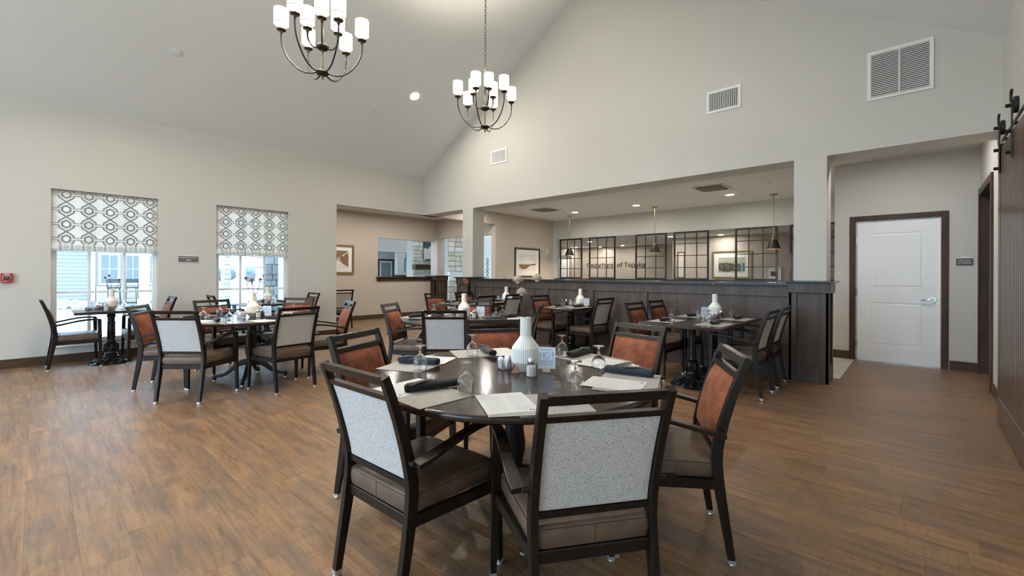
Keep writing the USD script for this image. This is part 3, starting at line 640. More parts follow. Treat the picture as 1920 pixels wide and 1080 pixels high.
# ---- chandeliers
def chandelier_make(loc, rot, label, group):
    """loc: the finial's tip"""
    o = thing('chandelier', label, 'chandelier', loc, rot, group)
    top = RIDGE - loc[2]
    def arm(a, r, z0, z1):
        c, s_ = math.cos(a), math.sin(a)
        P = spline([(c * q, s_ * q, z) for q, z in ((.055, z0), (r * .45, z0 - .012 * (r > .2)), (r * .82, z0 + (z1 - z0) * .28), (r * .985, z0 + (z1 - z0) * .68), (r, z1))], 22)
        am = obj('arm', tube(P, .0075, 8), 'aged_bronze', o)
        obj('drip_pan', lathe([(0, z1 - .002), (.012, z1 + .0), (.016, z1 + .018), (.040, z1 + .030), (.042, z1 + .036), (.014, z1 + .034), (0, z1 + .034)], 20, (c * r, s_ * r, 0)), 'pan_bronze', am)
        obj('candle_sleeve', cyl(.010, z1 + .03, z1 + .10, (c * r, s_ * r), 12), 'candle_sleeve', am)
        obj('bulb', trimesh.creation.icosphere(2, .022).apply_translation((c * r, s_ * r, z1 + .15)), 'bulb', am)
        z = z1 + .085
        sh = obj('lamp_shade', lathe([(.066, z), (.066, z + .148), (.0645, z + .148), (.0645, z), (.066, z)], 28, (c * r, s_ * r, 0)), 'linen_shade', o)
        for q in (-.001, .143): obj('shade_binding', lathe([(.0662, z + q), (.0670, z + q), (.0670, z + q + .006), (.0662, z + q + .006)], 28, (c * r, s_ * r, 0)), 'linen_trim', sh)
        obj('shade_spider', [box(c * r - .064, c * r + .064, s_ * r - .001, s_ * r + .001, z + .06, z + .063), box(c * r - .001, c * r + .001, s_ * r - .064, s_ * r + .064, z + .06, z + .063)], 'brass', sh, False)
    for k in range(6): arm(math.radians(57.7 + 60 * k), .36, .075, .40)
    for k in range(3): arm(math.radians(171 + 42.7 + 120 * k), .158, .325, .48)
    obj('finial', lathe([(0, 0), (.008, .004), (.014, .02), (.008, .034), (.014, .044)], 16), 'brass', o)
    obj('lower_hub', lathe([(.0, .040), (.016, .044), (.05, .055), (.062, .072), (.055, .085), (.02, .098), (0, .100)], 24), 'aged_bronze', o)
    obj('upper_hub', lathe([(.0, .285), (.03, .290), (.056, .308), (.060, .325), (.05, .335), (.012, .345), (0, .345)], 24), 'aged_bronze', o)
    obj('centre_stem', cyl(.0085, .09, .80, seg=12), 'pan_bronze', o)
    obj('stem_loop', [lathe([(0, .795), (.014, .80), (.014, .83), (.008, .84), (0, .84)], 14), tube([(.017 * math.cos(t), 0, .855 + .017 * math.sin(t)) for t in np.linspace(0, 2 * PI, 16)[:-1]], .0035, 6, True)], 'brass', o)
    links, z, k = [], .868, 0
    while z < top - .06:
        L = .046
        pts = [(.011 * math.cos(t), 0, z + L / 2 + (L / 2 - .011) * (1 if math.sin(t) > 0 else -1) * (abs(math.sin(t)) > 1e-6) + .011 * math.sin(t)) for t in np.linspace(.13, 2 * PI + .13, 13)[:-1]]
        links.append(turn(tube(pts, .0028, 5, True), trimesh.transformations.rotation_matrix(PI / 2 * (k % 2) + .5, (0, 0, 1)))); z += L - .0085; k += 1
    obj('chain', links, 'aged_bronze', o, True)
    obj('ceiling_canopy', lathe([(0, top - .07), (.03, top - .065), (.065, top - .03), (.07, top), (0, top)], 24), 'aged_bronze', o)
    return o
glow('linen_trim', (1.0, .90, .78), .26, (.12, .11, .10))
CH = Kind(chandelier_make)
CH.put((XM, 4.02, 3.18), 0, 'bronze nine light chandelier with white drum shades, farther one nearest the gable wall', 'chandeliers')
CH.put((XM, 1.86, 3.16), 0, 'bronze nine light chandelier with white drum shades, nearer one cut by the top edge', 'chandeliers')

# ---- small wall fittings
o = thing('fire_alarm_pull', 'red fire alarm pull station on the wall left of the windows', 'fire alarm')
YA, ZA = -.27, 1.228
obj('housing', bevel(XW, XW + .045, YA - .056, YA + .056, ZA - .062, ZA + .062, .004), 'red_plastic', o, False)
obj('white_surround', [bevel(XW + .045, XW + .048, YA - .038, YA + .038, ZA - .026, ZA + .030, .001)], 'white_plastic', o, False)
obj('pull_handle', [bevel(XW + .048, XW + .062, YA - .034, YA + .034, ZA + .004, ZA + .026, .002), bevel(XW + .048, XW + .055, YA - .034, YA + .034, ZA - .022, ZA - .002, .002)], 'matte_black', o, False)
obj('lettering', [text_on('FIRE', .018, .0012, (XW + .045, YA, ZA + .038), (0, 1, 0), (0, 0, 1), True), text_on('ALARM', .010, .0012, (XW + .045, YA - .022, ZA - .052), (0, 1, 0), (0, 0, 1), True), text_on('PULL DOWN', .006, .0012, (XW + .062, YA, ZA + .012), (0, 1, 0), (0, 0, 1))], 'white_plastic', o, False)
def plaque(name, label, origin, xd, w, h, cat, col, texts):
    o = thing(name, label, cat)
    zd = (0, 0, 1); nrm = np.cross(xd, zd)
    M = frame_to(np.array(origin) , xd, zd)
    arch = Polygon([(-w / 2, h / 2)] + [(w * .26 * math.cos(t), h / 2 + .022 * math.sin(t) + .004) for t in np.linspace(PI, 0, 12)] + [(w / 2, h / 2)]).buffer(0)
    obj('back_plate', turn(extr(unary_union([sbox(-w / 2, -h / 2 - .012, w / 2, h / 2 + .012), arch.buffer(.004)]), .006), M), 'sign_silver', o, False)
    obj('sign_face', turn(extr(sbox(-w / 2, -h / 2, w / 2, h / 2), .003), M @ trimesh.transformations.translation_matrix((0, 0, .006))), col, o, False)
    obj('lettering', [turn(text_on(s_, th, .001, (0, yy, .009), (1, 0, 0), (0, 1, 0), b), M) for s_, th, yy, b in texts], 'white_plastic', o, False)
plaque('occupancy_sign', 'grey plaque with MAXIMUM OCCUPANCY 58 between the two windows', (XW, 1.74, 1.538), (0, 1, 0), .275, .098, 'sign', 'sign_grey', [('MAXIMUM OCCUPANCY', .0155, .018, False), ('58', .036, -.036, False)])
plaque('storage_sign', 'dark plaque reading WALKER STORAGE right of the white door', (.475, 8.68, 1.50), (1, 0, 0), .165, .10, 'sign', 'sign_dark', [('WALKER', .020, .010, False), ('STORAGE', .020, -.022, False)])
for nm, lab, y_, z, h in (('thermostat', 'tall white control panel on right wall beside the barn door', 6.12, 1.42, .24), ('light_switch', 'white light switch plate low on right wall beside barn door', 6.1, 1.12, .12)):
    o = thing(nm, lab, 'switch'); obj('plate', bevel(XR - .014, XR, y_ - .04, y_ + .04, z - h / 2, z + h / 2, .003), 'white_plastic', o, False); obj('rocker', bevel(XR - .02, XR - .013, y_ - .015, y_ + .015, z - .03, z + .03, .002), 'vent_white', o, False)
o = thing('light_switch', 'white wall control beside the misty landscape picture in back room', 'switch'); obj('plate', bevel(-8.79, -8.775, 11.14, 11.22, 1.98, 2.12, .003), 'white_plastic', o, False); obj('rocker', bevel(-8.776, -8.768, 11.165, 11.195, 2.03, 2.07, .002), 'vent_white', o, False)

# ---- gridded black panels and the lettering behind them
def grid_panel(x0, x1, label):
    o = thing('grid_panel', label, 'grid panel', group='black gridded panels above the back ledge')
    y0, y1, z0, z1, b = YB + .01, YB + .05, 1.186, 2.44, .038
    obj('panel_frame', [bevel(x0, x0 + b, y0, y1, z0, z1, .002), bevel(x1 - b, x1, y0, y1, z0, z1, .002), bevel(x0 + b, x1 - b, y0, y1, z0, z0 + b, .002), bevel(x0 + b, x1 - b, y0, y1, z1 - b, z1, .002)], 'matte_black', o, False)
    for k in (1, 2):
        xx = x0 + (x1 - x0) * k / 3; obj('upright_bar', box(xx - .009, xx + .009, y0 + .01, y1 - .01, z0 + b, z1 - b), 'matte_black', o, False)
    for k in (1, 2, 3):
        zz = z0 + (z1 - z0) * k / 4; obj('cross_bar', box(x0 + b, x1 - b, y0 + .008, y1 - .012, zz - .009, zz + .009), 'matte_black', o, False)
for (x0, x1), lab in zip(((-8.53, -7.68), (-7.42, -6.52), (-5.88, -4.98), (-4.78, -3.88), (-3.26, -2.36), (-2.12, -1.22)), ('leftmost', 'second from left', 'third, behind the middle pendant', 'fourth, with the wall mirror behind', 'fifth, in front of the gold framed landscape', 'rightmost, beside the white column')):
    grid_panel(x0, x1, 'black steel grid panel on the back ledge, ' + lab)
sg = thing('wall_lettering', 'black lettering Cedarhurst of Topeka on the wall behind the grid panels', 'sign')
t = meshkit.text_mesh('Cedarhurst of Topeka', .2, .012); wT = t.bounds[1][0] - t.bounds[0][0]
t.apply_translation((-t.bounds[0][0], 0, 0)); t.apply_scale((3.35 / wT, 3.35 / wT, 1))
obj('letters', turn(t, frame_to((-13.25, 20.4, 1.69), (1, 0, 0), (0, 0, 1))), 'matte_black', sg, False)

# ---- framed pictures
def picture(name, label, origin, xd, w, h, fw, frame_m, mw, art):
    """origin: centre on the wall; art: list of (polygon in the print's unit square, material)"""
    o = thing(name, label, 'picture'); M = frame_to(origin, xd, (0, 0, 1))
    ring = sbox(-w / 2, -h / 2, w / 2, h / 2).difference(sbox(-w / 2 + fw, -h / 2 + fw, w / 2 - fw, h / 2 - fw))
    obj('picture_frame', turn([extr(ring, .022), extr(sbox(-w / 2, -h / 2, w / 2, h / 2).difference(sbox(-w / 2 + fw * .45, -h / 2 + fw * .45, w / 2 - fw * .45, h / 2 - fw * .45)), .032)], M), frame_m, o, False)
    obj('mat_board', turn(extr(sbox(-w / 2 + fw * .5, -h / 2 + fw * .5, w / 2 - fw * .5, h / 2 - fw * .5), .010), M), 'mat_board', o, False)
    iw, ih = w - 2 * fw - 2 * mw, h - 2 * fw - 2 * mw
    for k, (poly, m_) in enumerate(art):
        g = affinity.translate(affinity.scale(Polygon(poly) if not hasattr(poly, 'area') else poly, iw, ih, origin=(0, 0)), -iw / 2, -ih / 2)
        obj('print', turn(extr(g, .001), M @ trimesh.transformations.translation_matrix((0, 0, .010 + .0012 * k))), m_, o, False)
    return o
full = [(0, 0), (1, 0), (1, 1), (0, 1)]
picture('framed_picture', 'misty landscape print in bronze frame on the back room side wall', (-8.79, 10.21, 1.66), (0, 1, 0), 1.17, .90, .055, 'bronze_frame', .14,
        [(full, 'art_grey'), ([(0, .45), (.2, .62), (.42, .86), (.55, .80), (.75, .62), (1, .48)], 'mat_board'), ([(0, .44), (.3, .42), (.6, .40), (1, .47), (1, .35), (.7, .33), (.45, .20), (.25, .10), (0, .16)], 'art_tan'), ([(0, .40), (.35, .38), (.95, .44), (.98, .36), (.65, .34), (.42, .14), (.2, .10), (0, .24)], 'art_sepia')])
picture('framed_picture', 'sepia street photograph in gold frame above the far dining chair', (XF, 5.60, 1.69), (0, 1, 0), .80, .80, .06, 'gold_frame', .10,
        [(full, 'art_tan'), ([(0, .5), (0, 1), (1, 1), (.55, .70), (.3, .5)], 'art_sepia'), ([(.5, .28), (.5, .66), (.62, .72), (.7, .66), (.85, .84), (1, .84), (1, .1), (.7, .22)], 'art_sepia'), ([(0, .05), (.35, .40), (.5, .38), (.98, .02), (.9, 0), (0, 0)], 'art_grey')])
picture('framed_picture', 'dark abstract landscape in gold frame on the office wall', (-4.93, 17.0, 1.675), (1, 0, 0), 1.34, 1.0, .07, 'gold_frame', .16,
        [(full, 'art_green'), ([(0, .12), (0, .62), (.3, .66), (.6, .58), (.6, .1), (.3, .04)], 'art_dark'), ([(.6, .1), (.6, .55), (1, .6), (1, .1)], 'art_dark'), ([(.86, .1), (.84, .9), (.90, .86), (.93, .1)], 'art_blue'), ([(.6, .25), (.6, .34), (1, .4), (1, .3)], 'art_blue')])
picture('framed_picture', 'tall narrow framed mirror panel seen through the fourth grid panel', (-6.75, 17.0, 1.69), (1, 0, 0), .30, 1.02, .05, 'gold_frame', .04, [(full, 'art_grey')])
picture('framed_picture', 'small white framed picture low on the office wall at the right', (-3.59, 17.0, 1.36), (1, 0, 0), .46, .44, .03, 'white_plastic', .11, [(full, 'art_dark')])

# ================================================================ LOBBY SEEN THROUGH THE PASS-THROUGH
def stone_wall(o, w, h, M, mats, name='stone', hs=(.14, .24), ws=(.22, .50), seed=1, max_n=200):
    rr = random.Random(seed); z = 0
    while z < h - .02:
        hh = min(rr.uniform(*hs), h - z); hh = h - z if h - z - hh < .08 else hh; x = 0
        while x < w - .01:
            ww = rr.uniform(*ws); ww = w - x if w - x - ww < .12 else ww
            b = bevel(x + .007, x + ww - .007, z + .006, z + hh - .006, 0, rr.uniform(.03, .06), .014)
            obj(name, turn(b, M), mats[rr.randrange(len(mats))], o, False); x += ww
        z += hh
ST = ['stone_%d' % k for k in range(4)]
o = thing('stone_fireplace', 'pale stone fireplace with brown mantel in the white lobby', 'fireplace')
obj('core', box(-17.5, -17.02, 11.70, 12.84, 0, 4.19), 'mortar', o, False)
stone_wall(o, 1.14, 3.4, frame_to((-17.02, 11.70, 0), (0, 1, 0), (0, 0, 1)), ['stone_3', 'stone_1', 'stone_0'], seed=4)
obj('mantel', bevel(-17.0, -16.72, 11.66, 12.84, 1.53, 1.74, .01), 'brown_wood', o, False)
picture('framed_picture', 'dark teal mountain painting above the lobby mantel', (-16.93, 12.54, 2.42), (0, 1, 0), .62, .98, .012, 'matte_black', .0,
        [(full, 'art_grey'), ([(0, .55), (.2, .62), (.4, .54), (.62, .70), (.8, .62), (1, .66), (1, 1), (0, 1)], 'art_teal'), ([(.1, .02), (.4, .08), (.7, .05), (1, .10), (1, .03), (.2, 0)], 'art_teal')])
o = thing('stone_pillar', 'tan stone pillar standing beyond the far doorway', 'pillar')
obj('core', box(-13.4, -12.83, 10.38, 11.12, 0, 4.19), 'mortar', o, False)
stone_wall(o, .74, 1.10, frame_to((-12.83, 10.38, 0), (0, 1, 0), (0, 0, 1)), ST, seed=9, ws=(.2, .4))
stone_wall(o, .74, 2.0, frame_to((-12.83, 10.38, 1.40), (0, 1, 0), (0, 0, 1)), ST, seed=12, ws=(.2, .4))
obj('white_band', bevel(-12.83, -12.70, 10.36, 11.14, 1.06, 1.39, .006), 'white_paint', o, False)
d3 = thing('door_3', kind='structure')
obj('door_frame', [box(-24.0, -23.95, 14.0, 14.10, 0, 2.2), box(-24.0, -23.95, 15.0, 15.10, 0, 2.2), box(-24.0, -23.95, 14.1, 15.0, 2.1, 2.2)], 'brown_wood', d3, False)
obj('door_leaf', [box(-23.99, -23.96, 14.10, 14.24, 0, 2.1), box(-23.99, -23.96, 14.88, 15.0, 0, 2.1), box(-23.99, -23.96, 14.24, 14.88, 0, .25), box(-23.99, -23.96, 14.24, 14.88, 1.98, 2.1)], 'white_paint', d3, False)
for q in (0, 1): obj('pane', box(-23.985, -23.97, 14.26 + q * .32, 14.54 + q * .32, .25, 1.98), 'patio_glass', d3, False)
o = thing('hanging_lantern', 'dark blue lantern hanging in the white lobby left of the stone fireplace', 'lantern', (-18.0, 12.15, 1.40))
obj('lantern_roof', lathe([(0, .80), (.03, .78), (.06, .72), (.20, .66), (.20, .63), (0, .63)], 4), 'matte_black', o, False)
obj('lantern_frame', [box(a, a + .02, b, b + .02, 0, .64) for a in (-.15, .13) for b in (-.15, .13)] + [box(-.16, .16, -.16, .16, 0, .03), box(-.16, .16, -.16, .16, .60, .64)], 'lantern_blue', o, False)
obj('lantern_glass', [box(-.13, .13, -.141, -.139, .03, .60), box(.139, .141, -.13, .13, .03, .60)], 'lantern_pane', o, False)
obj('hanger', cyl(.006, .78, 2.79, seg=8), 'matte_black', o)
o = thing('twisted_stand', 'thin dark twisted iron stand beyond the back room doorway', 'stand', (-10.5, 10.17, 0))
obj('foot', lathe([(0, 0), (.14, 0), (.14, .015), (.02, .04), (0, .04)], 16), 'matte_black', o)
obj('twisted_post', [tube([(.03 * math.cos(t + q), .03 * math.sin(t + q), .04 + t * .045) for t in np.linspace(0, 40, 120)], .009, 6) for q in (0, PI)], 'matte_black', o)

# ================================================================ OUTSIDE
o = thing('patio_ground', kind='structure'); 
obj('patio_slab', box(-60, XW - .17, -40, 60, -.12, -.08), 'concrete', o, False)
struct('lawn', box(-200, 120, -200, 200, -.30, -.14), 'lawn')
o = thing('gravel_bed', 'grey gravel bed along the white siding building', 'gravel', kind='stuff')
P = []
for k in range(260):
    c_ = (rng.uniform(-25.6, -23.4), rng.uniform(-1.0, 1.6)); s_ = rng.uniform(.05, .13)
    P.append(trimesh.creation.icosphere(0, s_).apply_translation((c_[0], c_[1], -.06 + .22 * math.exp(-((c_[0] + 24.6) / .7) ** 2 - ((c_[1] - .6) / 1.0) ** 2))))
for k in range(200):
    c_ = (rng.uniform(-11.4, -10.2), rng.uniform(-.6, 1.3)); s_ = rng.uniform(.02, .05)
    P.append(trimesh.creation.icosphere(0, s_).apply_translation((c_[0], c_[1], -.06)))
obj('pebbles', P, 'gravel', o, False)
o = thing('white_building', 'white lap sided building across the patio outside the left window', 'building')
obj('wall', box(-30, -26.02, -6, 5.2, -.1, 3.4), 'siding', o, False)
for k in range(22): obj('siding_board', turn(bevel(-6, 1.48, -.012, .012, 0, .16, .002), frame_to((-26.0, 0, .0 + k * .155), (0, 1, 0), (0, 0, 1))) if False else bevel(-26.02, -25.99 + .0, -6, 1.48, k * .155, k * .155 + .148, .008), 'siding', o, False)
obj('corner_board', bevel(-26.02, -25.93, 1.48, 1.72, 0, 3.4, .004), 'white_paint', o, False)
for ya, yb in ((1.9, 2.44), (2.73, 3.17), (3.55, 4.0)):
    w_ = obj('window', bevel(-26.02, -25.95, ya - .09, yb + .09, .75, 2.16, .004), 'white_paint', o, False)
    obj('pane', box(-25.96, -25.945, ya, yb, .85, 2.07), 'patio_glass', w_, False)
    obj('muntin', [box(-25.95, -25.93, (ya + yb) / 2 - .015, (ya + yb) / 2 + .015, .85, 2.07), box(-25.95, -25.93, ya, yb, 1.45, 1.48)], 'white_paint', w_, False)
obj('stone_base', box(-26.0, -25.9, 1.75, 4.2, 0, .72), 'stucco_tan', o, False)
obj('roof_edge', box(-30, -24.9, -6, 5.4, 3.3, 3.6), 'white_paint', o, False)
o = thing('porch_post', 'white square porch post outside the left window', 'post'); obj('shaft', bevel(-24.2, -24.0, 2.94, 3.24, -.08, 3.3, .006), 'white_paint', o, False); obj('base', bevel(-24.25, -23.95, 2.89, 3.29, -.08, .2, .006), 'white_paint', o, False)
def stool_make(loc, rot, label, group):
    o = thing('patio_stool', label, 'stool', loc, rot, group)
    for sx in (-.19, .19):
        for sy in (-.19, .19): obj('leg', tube([(sx * 1.1, sy * 1.1, 0), (sx * .9, sy * .9, .72)], .016, 6), 'patio_metal', o)
    obj('seat', bevel(-.22, .22, -.22, .22, .72, .78, .01), 'patio_metal', o, False)
    obj('backrest', [tube([(-.2, -.2, .75), (-.2, -.26, 1.12)], .014, 6), tube([(.2, -.2, .75), (.2, -.26, 1.12)], .014, 6), box(-.2, .2, -.262, -.24, .95, 1.12)], 'patio_metal', o, False)
    obj('foot_rail', tube([(-.2, -.2, .28), (.2, -.2, .28), (.2, .2, .28), (-.2, .2, .28)], .01, 6, True), 'patio_metal', o)
    return o
SK = Kind(stool_make)
SK.put((-24.9, 2.23, -.08), 1.4, 'left dark metal bar stool on the patio'); SK.put((-24.9, 2.78, -.08), 1.6, 'right dark metal bar stool on the patio beside the porch post')
o = thing('patio_table', 'round grey patio table outside the window beside the sign', 'table', (-10.9, 2.92, -.08))
obj('table_top', lathe([(0, .70), (.36, .70), (.37, .715), (.36, .73), (0, .73)], 28), 'patio_metal', o); obj('column', cyl(.04, .02, .70), 'patio_metal', o); obj('foot', lathe([(0, 0), (.24, 0), (.22, .02), (0, .04)], 24), 'patio_metal', o)
GS = ['grey_stone_%d' % k for k in range(3)]
o = thing('stone_column', 'grey stone patio column close outside the window beside the sign', 'column')
obj('core', box(-12.80, -12.22, 3.94, 4.40, -.1, 3.3), 'mortar', o, False)
stone_wall(o, .46, 3.2, frame_to((-12.22, 3.94, -.08), (0, 1, 0), (0, 0, 1)), GS, seed=21, hs=(.13, .26), ws=(.16, .32))
stone_wall(o, .60, 3.2, frame_to((-12.80, 3.94, -.08), (1, 0, 0), (0, 0, 1)), ST[1:], seed=22, hs=(.13, .26), ws=(.2, .34))
o = thing('stone_column', 'pale stone patio column at left edge of the window beside the sign', 'column')
obj('core', box(-22.4, -21.95, 5.48, 5.74, -.1, 3.3), 'mortar', o, False)
stone_wall(o, .26, 3.2, frame_to((-21.95, 5.48, -.08), (0, 1, 0), (0, 0, 1)), ST, seed=23, ws=(.12, .26))
o = thing('porch_post', 'slim white porch post between the two stone columns', 'post'); obj('shaft', bevel(-18.1, -18.0, 5.05, 5.18, -.08, 3.3, .004), 'white_paint', o, False); obj('base', bevel(-18.14, -17.96, 5.01, 5.22, -.08, .2, .004), 'white_paint', o, False)
for k in range(6):
    o = thing('distant_tree', 'bare bluish tree in the distant treeline, number %d from the left window post' % (k + 1) if False else 'bare bluish tree in the distant treeline beyond the patio', 'tree', (-62 + rng.uniform(-3, 3), 13.4 + k * 2.7, -.14), group='distant treeline beyond the patio')
    V = trimesh.creation.icosphere(3, 1.0); v = V.vertices * (1 + .5 * (meshkit.fbm(V.vertices * 2.6 + k * 7, 3)[:, None] - .5)); V.vertices = v * (1.0, 1.15, 1.0) + (0, 0, 1.35)
    obj('crown', V, 'far_tree', o, True); obj('trunk', cyl(.09, 0, .9, seg=8), 'far_tree', o)

# ================================================================ DINING CHAIRS  (local: origin between the rear feet, facing +y)
def stile_y(z):   # centre line of the rear leg and back stile
    P = [(0, 0.0), (.20, .030), (.40, .062), (.50, .068), (.60, .050), (.75, .008), (.93, -.058)]
    return float(np.interp(z, [p[0] for p in P], [p[1] for p in P]))
_z = np.array([.012, .10, .20, .30, .40, .46, .52, .58, .66, .76, .86, .932])
_cy = spline([(0, 0, 0), (0, .032, .20), (0, .062, .40), (0, .067, .49), (0, .048, .60), (0, .006, .75), (0, -.060, .932)], 40)
def sy(z): return float(np.interp(z, _cy[:, 2], _cy[:, 1]))
def back_bar(z0, z1, x0, x1, d, off=0):
    """a rail of the back between heights z0 and z1, following the lean"""
    a, b = sy(z0), sy(z1)
    V = [(x, y + q + off, z) for x in (x0, x1) for (y, z) in ((a, z0), (b, z1)) for q in (-d / 2, d / 2)]
    return trimesh.Trimesh(V, []).convex_hull
def chair_make(loc, rot, label, group):
    o = thing('dining_chair', label, 'chair', loc, rot, group)
    # rear legs with their stiles
    for s_ in (-1, 1):
        P = [(s_ * .217, sy(z), z) for z in _z]
        l = obj('leg', strap(P, [.030] * 12, [.030, .034, .038, .042, .046, .047, .046, .044, .040, .036, .033, .031], (1, 0, 0), .14), 'espresso', o, 35)
        obj('glide', [lathe([(0, 0), (.013, 0), (.016, .004), (.014, .011), (0, .011)], 14, (s_ * .217, sy(.0), 0)), box(s_ * .217 - .016, s_ * .217 + .016, sy(.02) - .017, sy(.02) + .017, .011, .026)], 'glide', l)
    for s_ in (-1, 1):
        P = [(s_ * x, y, z) for x, y, z in ((.2735, .509, .012), (.270, .503, .20), (.266, .497, .40), (.263, .492, .641))]
        l = obj('leg', strap(P, [.026, .031, .037, .040], [.026, .031, .037, .040], (1, 0, 0), .12), 'espresso', o, 35)
        obj('glide', [lathe([(0, 0), (.013, 0), (.016, .004), (.014, .011), (0, .011)], 14, (s_ * .2735, .509, 0)), box(s_ * .2735 - .0145, s_ * .2735 + .0145, .4945, .5235, .011, .024)], 'glide', l)
    for s_ in (-1, 1):
        P = spline([(s_ * .262, .508, .648), (s_ * .266, .42, .658), (s_ * .272, .28, .646), (s_ * .275, .14, .616), (s_ * .268, .045, .596)], 14)
        a_ = [strap(P, [.044] * 10 + [.048, .052, .055, .056], [.020] * 14, (1, 0, 0), .22), bevel(min(s_ * .225, s_ * .262), max(s_ * .225, s_ * .262), sy(.60) - .012, sy(.60) + .02, .588, .604, .003)]
        obj('armrest', a_, 'espresso', o, 35)
    obj('seat_rail', bevel(-.205, .205, .052, .078, .336, .380, .003), 'espresso', o, False)
    obj('seat_rail', bevel(-.250, .250, .480, .506, .336, .380, .003), 'espresso', o, False)
    for s_ in (-1, 1): obj('seat_rail', strap([(s_ * .214, .07, .358), (s_ * .260, .49, .358)], .026, .044, (1, 0, 0)), 'espresso', o, False)
    obj('top_rail', back_bar(.899, .932, -.205, .205, .031), 'espresso', o, False)
    obj('cross_rail', back_bar(.838, .860, -.205, .205, .030), 'espresso', o, False)
    obj('lower_rail', back_bar(.488, .510, -.205, .205, .026), 'espresso', o, False)
    # cushion with welted edge and a centre seam
    def ring(k, z, g=0):
        w0, w1, y0, y1 = .218 + g, .243 + g, .056 - g, .520 + g; r = .035
        pts = []
        for (cx_, cy_, a0) in ((w1 - r, y1 - r, 0), (-(w1 - r), y1 - r, 90), (-(w0 - r), y0 + r, 180), (w0 - r, y0 + r, 270)):
            for t in range(5): pts.append((cx_ + r * math.cos(math.radians(a0 + t * 22.5)), cy_ + r * math.sin(math.radians(a0 + t * 22.5)), z))
        return pts
    rings = [ring(0, .379, -.012), ring(0, .386, 0), ring(0, .420, .004), ring(0, .450, .001), ring(0, .459, -.005), ring(0, .465, -.028), ring(0, .473, -.09), ring(0, .476, -.16)]
    V = [p for r_ in rings for p in r_] + [(0, .29, .477), (0, .29, .379)]; Fc = []
    for i in range(len(rings) - 1):
        for k in range(20):
            a_, b_ = i * 20 + k, i * 20 + (k + 1) % 20; Fc += [(a_, b_, b_ + 20), (a_, b_ + 20, a_ + 20)]
    for k in range(20): Fc += [((len(rings) - 1) * 20 + k, (len(rings) - 1) * 20 + (k + 1) % 20, len(V) - 2), ((k + 1) % 20, k, len(V) - 1)]
    st = obj('seat', trimesh.Trimesh(V, Fc, process=False), 'vinyl', o, True)
    obj('seam', tube([(x, y, .4515) for x, y, z in ring(0, 0, .0015)], .0022, 5, True), 'vinyl_seam', st)
    obj('seam', [box(-.001, .001, .0515, .0525, .386, .450)], 'vinyl_seam', st, False)
    # back: rust velvet pad in front, tweed panel behind
    def pad(front):
        nx, nz = 13, 11; V = []
        hw_, z0, z1 = .199, .513, .835
        for j in range(nz + 1):
            for i in range(nx + 1):
                u, v = i / nx * 2 - 1, j / nz * 2 - 1
                e = max(abs(u), abs(v)); fall = (1 - abs(u) ** 6) ** .5 * (1 - abs(v) ** 6) ** .5
                z = (z0 + z1) / 2 + v * (z1 - z0) / 2
                V.append((u * hw_, sy(z) + (1 if front else -1) * ((.004 if front else .006) + (.034 if front else .006) * fall * (1 - .35 * (u * u + v * v) / 2)), z))
        Fc = []
        for j in range(nz):
            for i in range(nx):
                a_ = j * (nx + 1) + i; q = [(a_, a_ + 1, a_ + nx + 2), (a_, a_ + nx + 2, a_ + nx + 1)]
                Fc += [t[::-1] for t in q] if front else q
        return trimesh.Trimesh(V, Fc, process=False)
    obj('backrest', pad(True), 'velvet', o, True, label='rust velvet backrest front')
    obj('back_panel', pad(False), 'tweed', o, True, label='light tweed back panel')
    return o
CHAIR = Kind(chair_make)
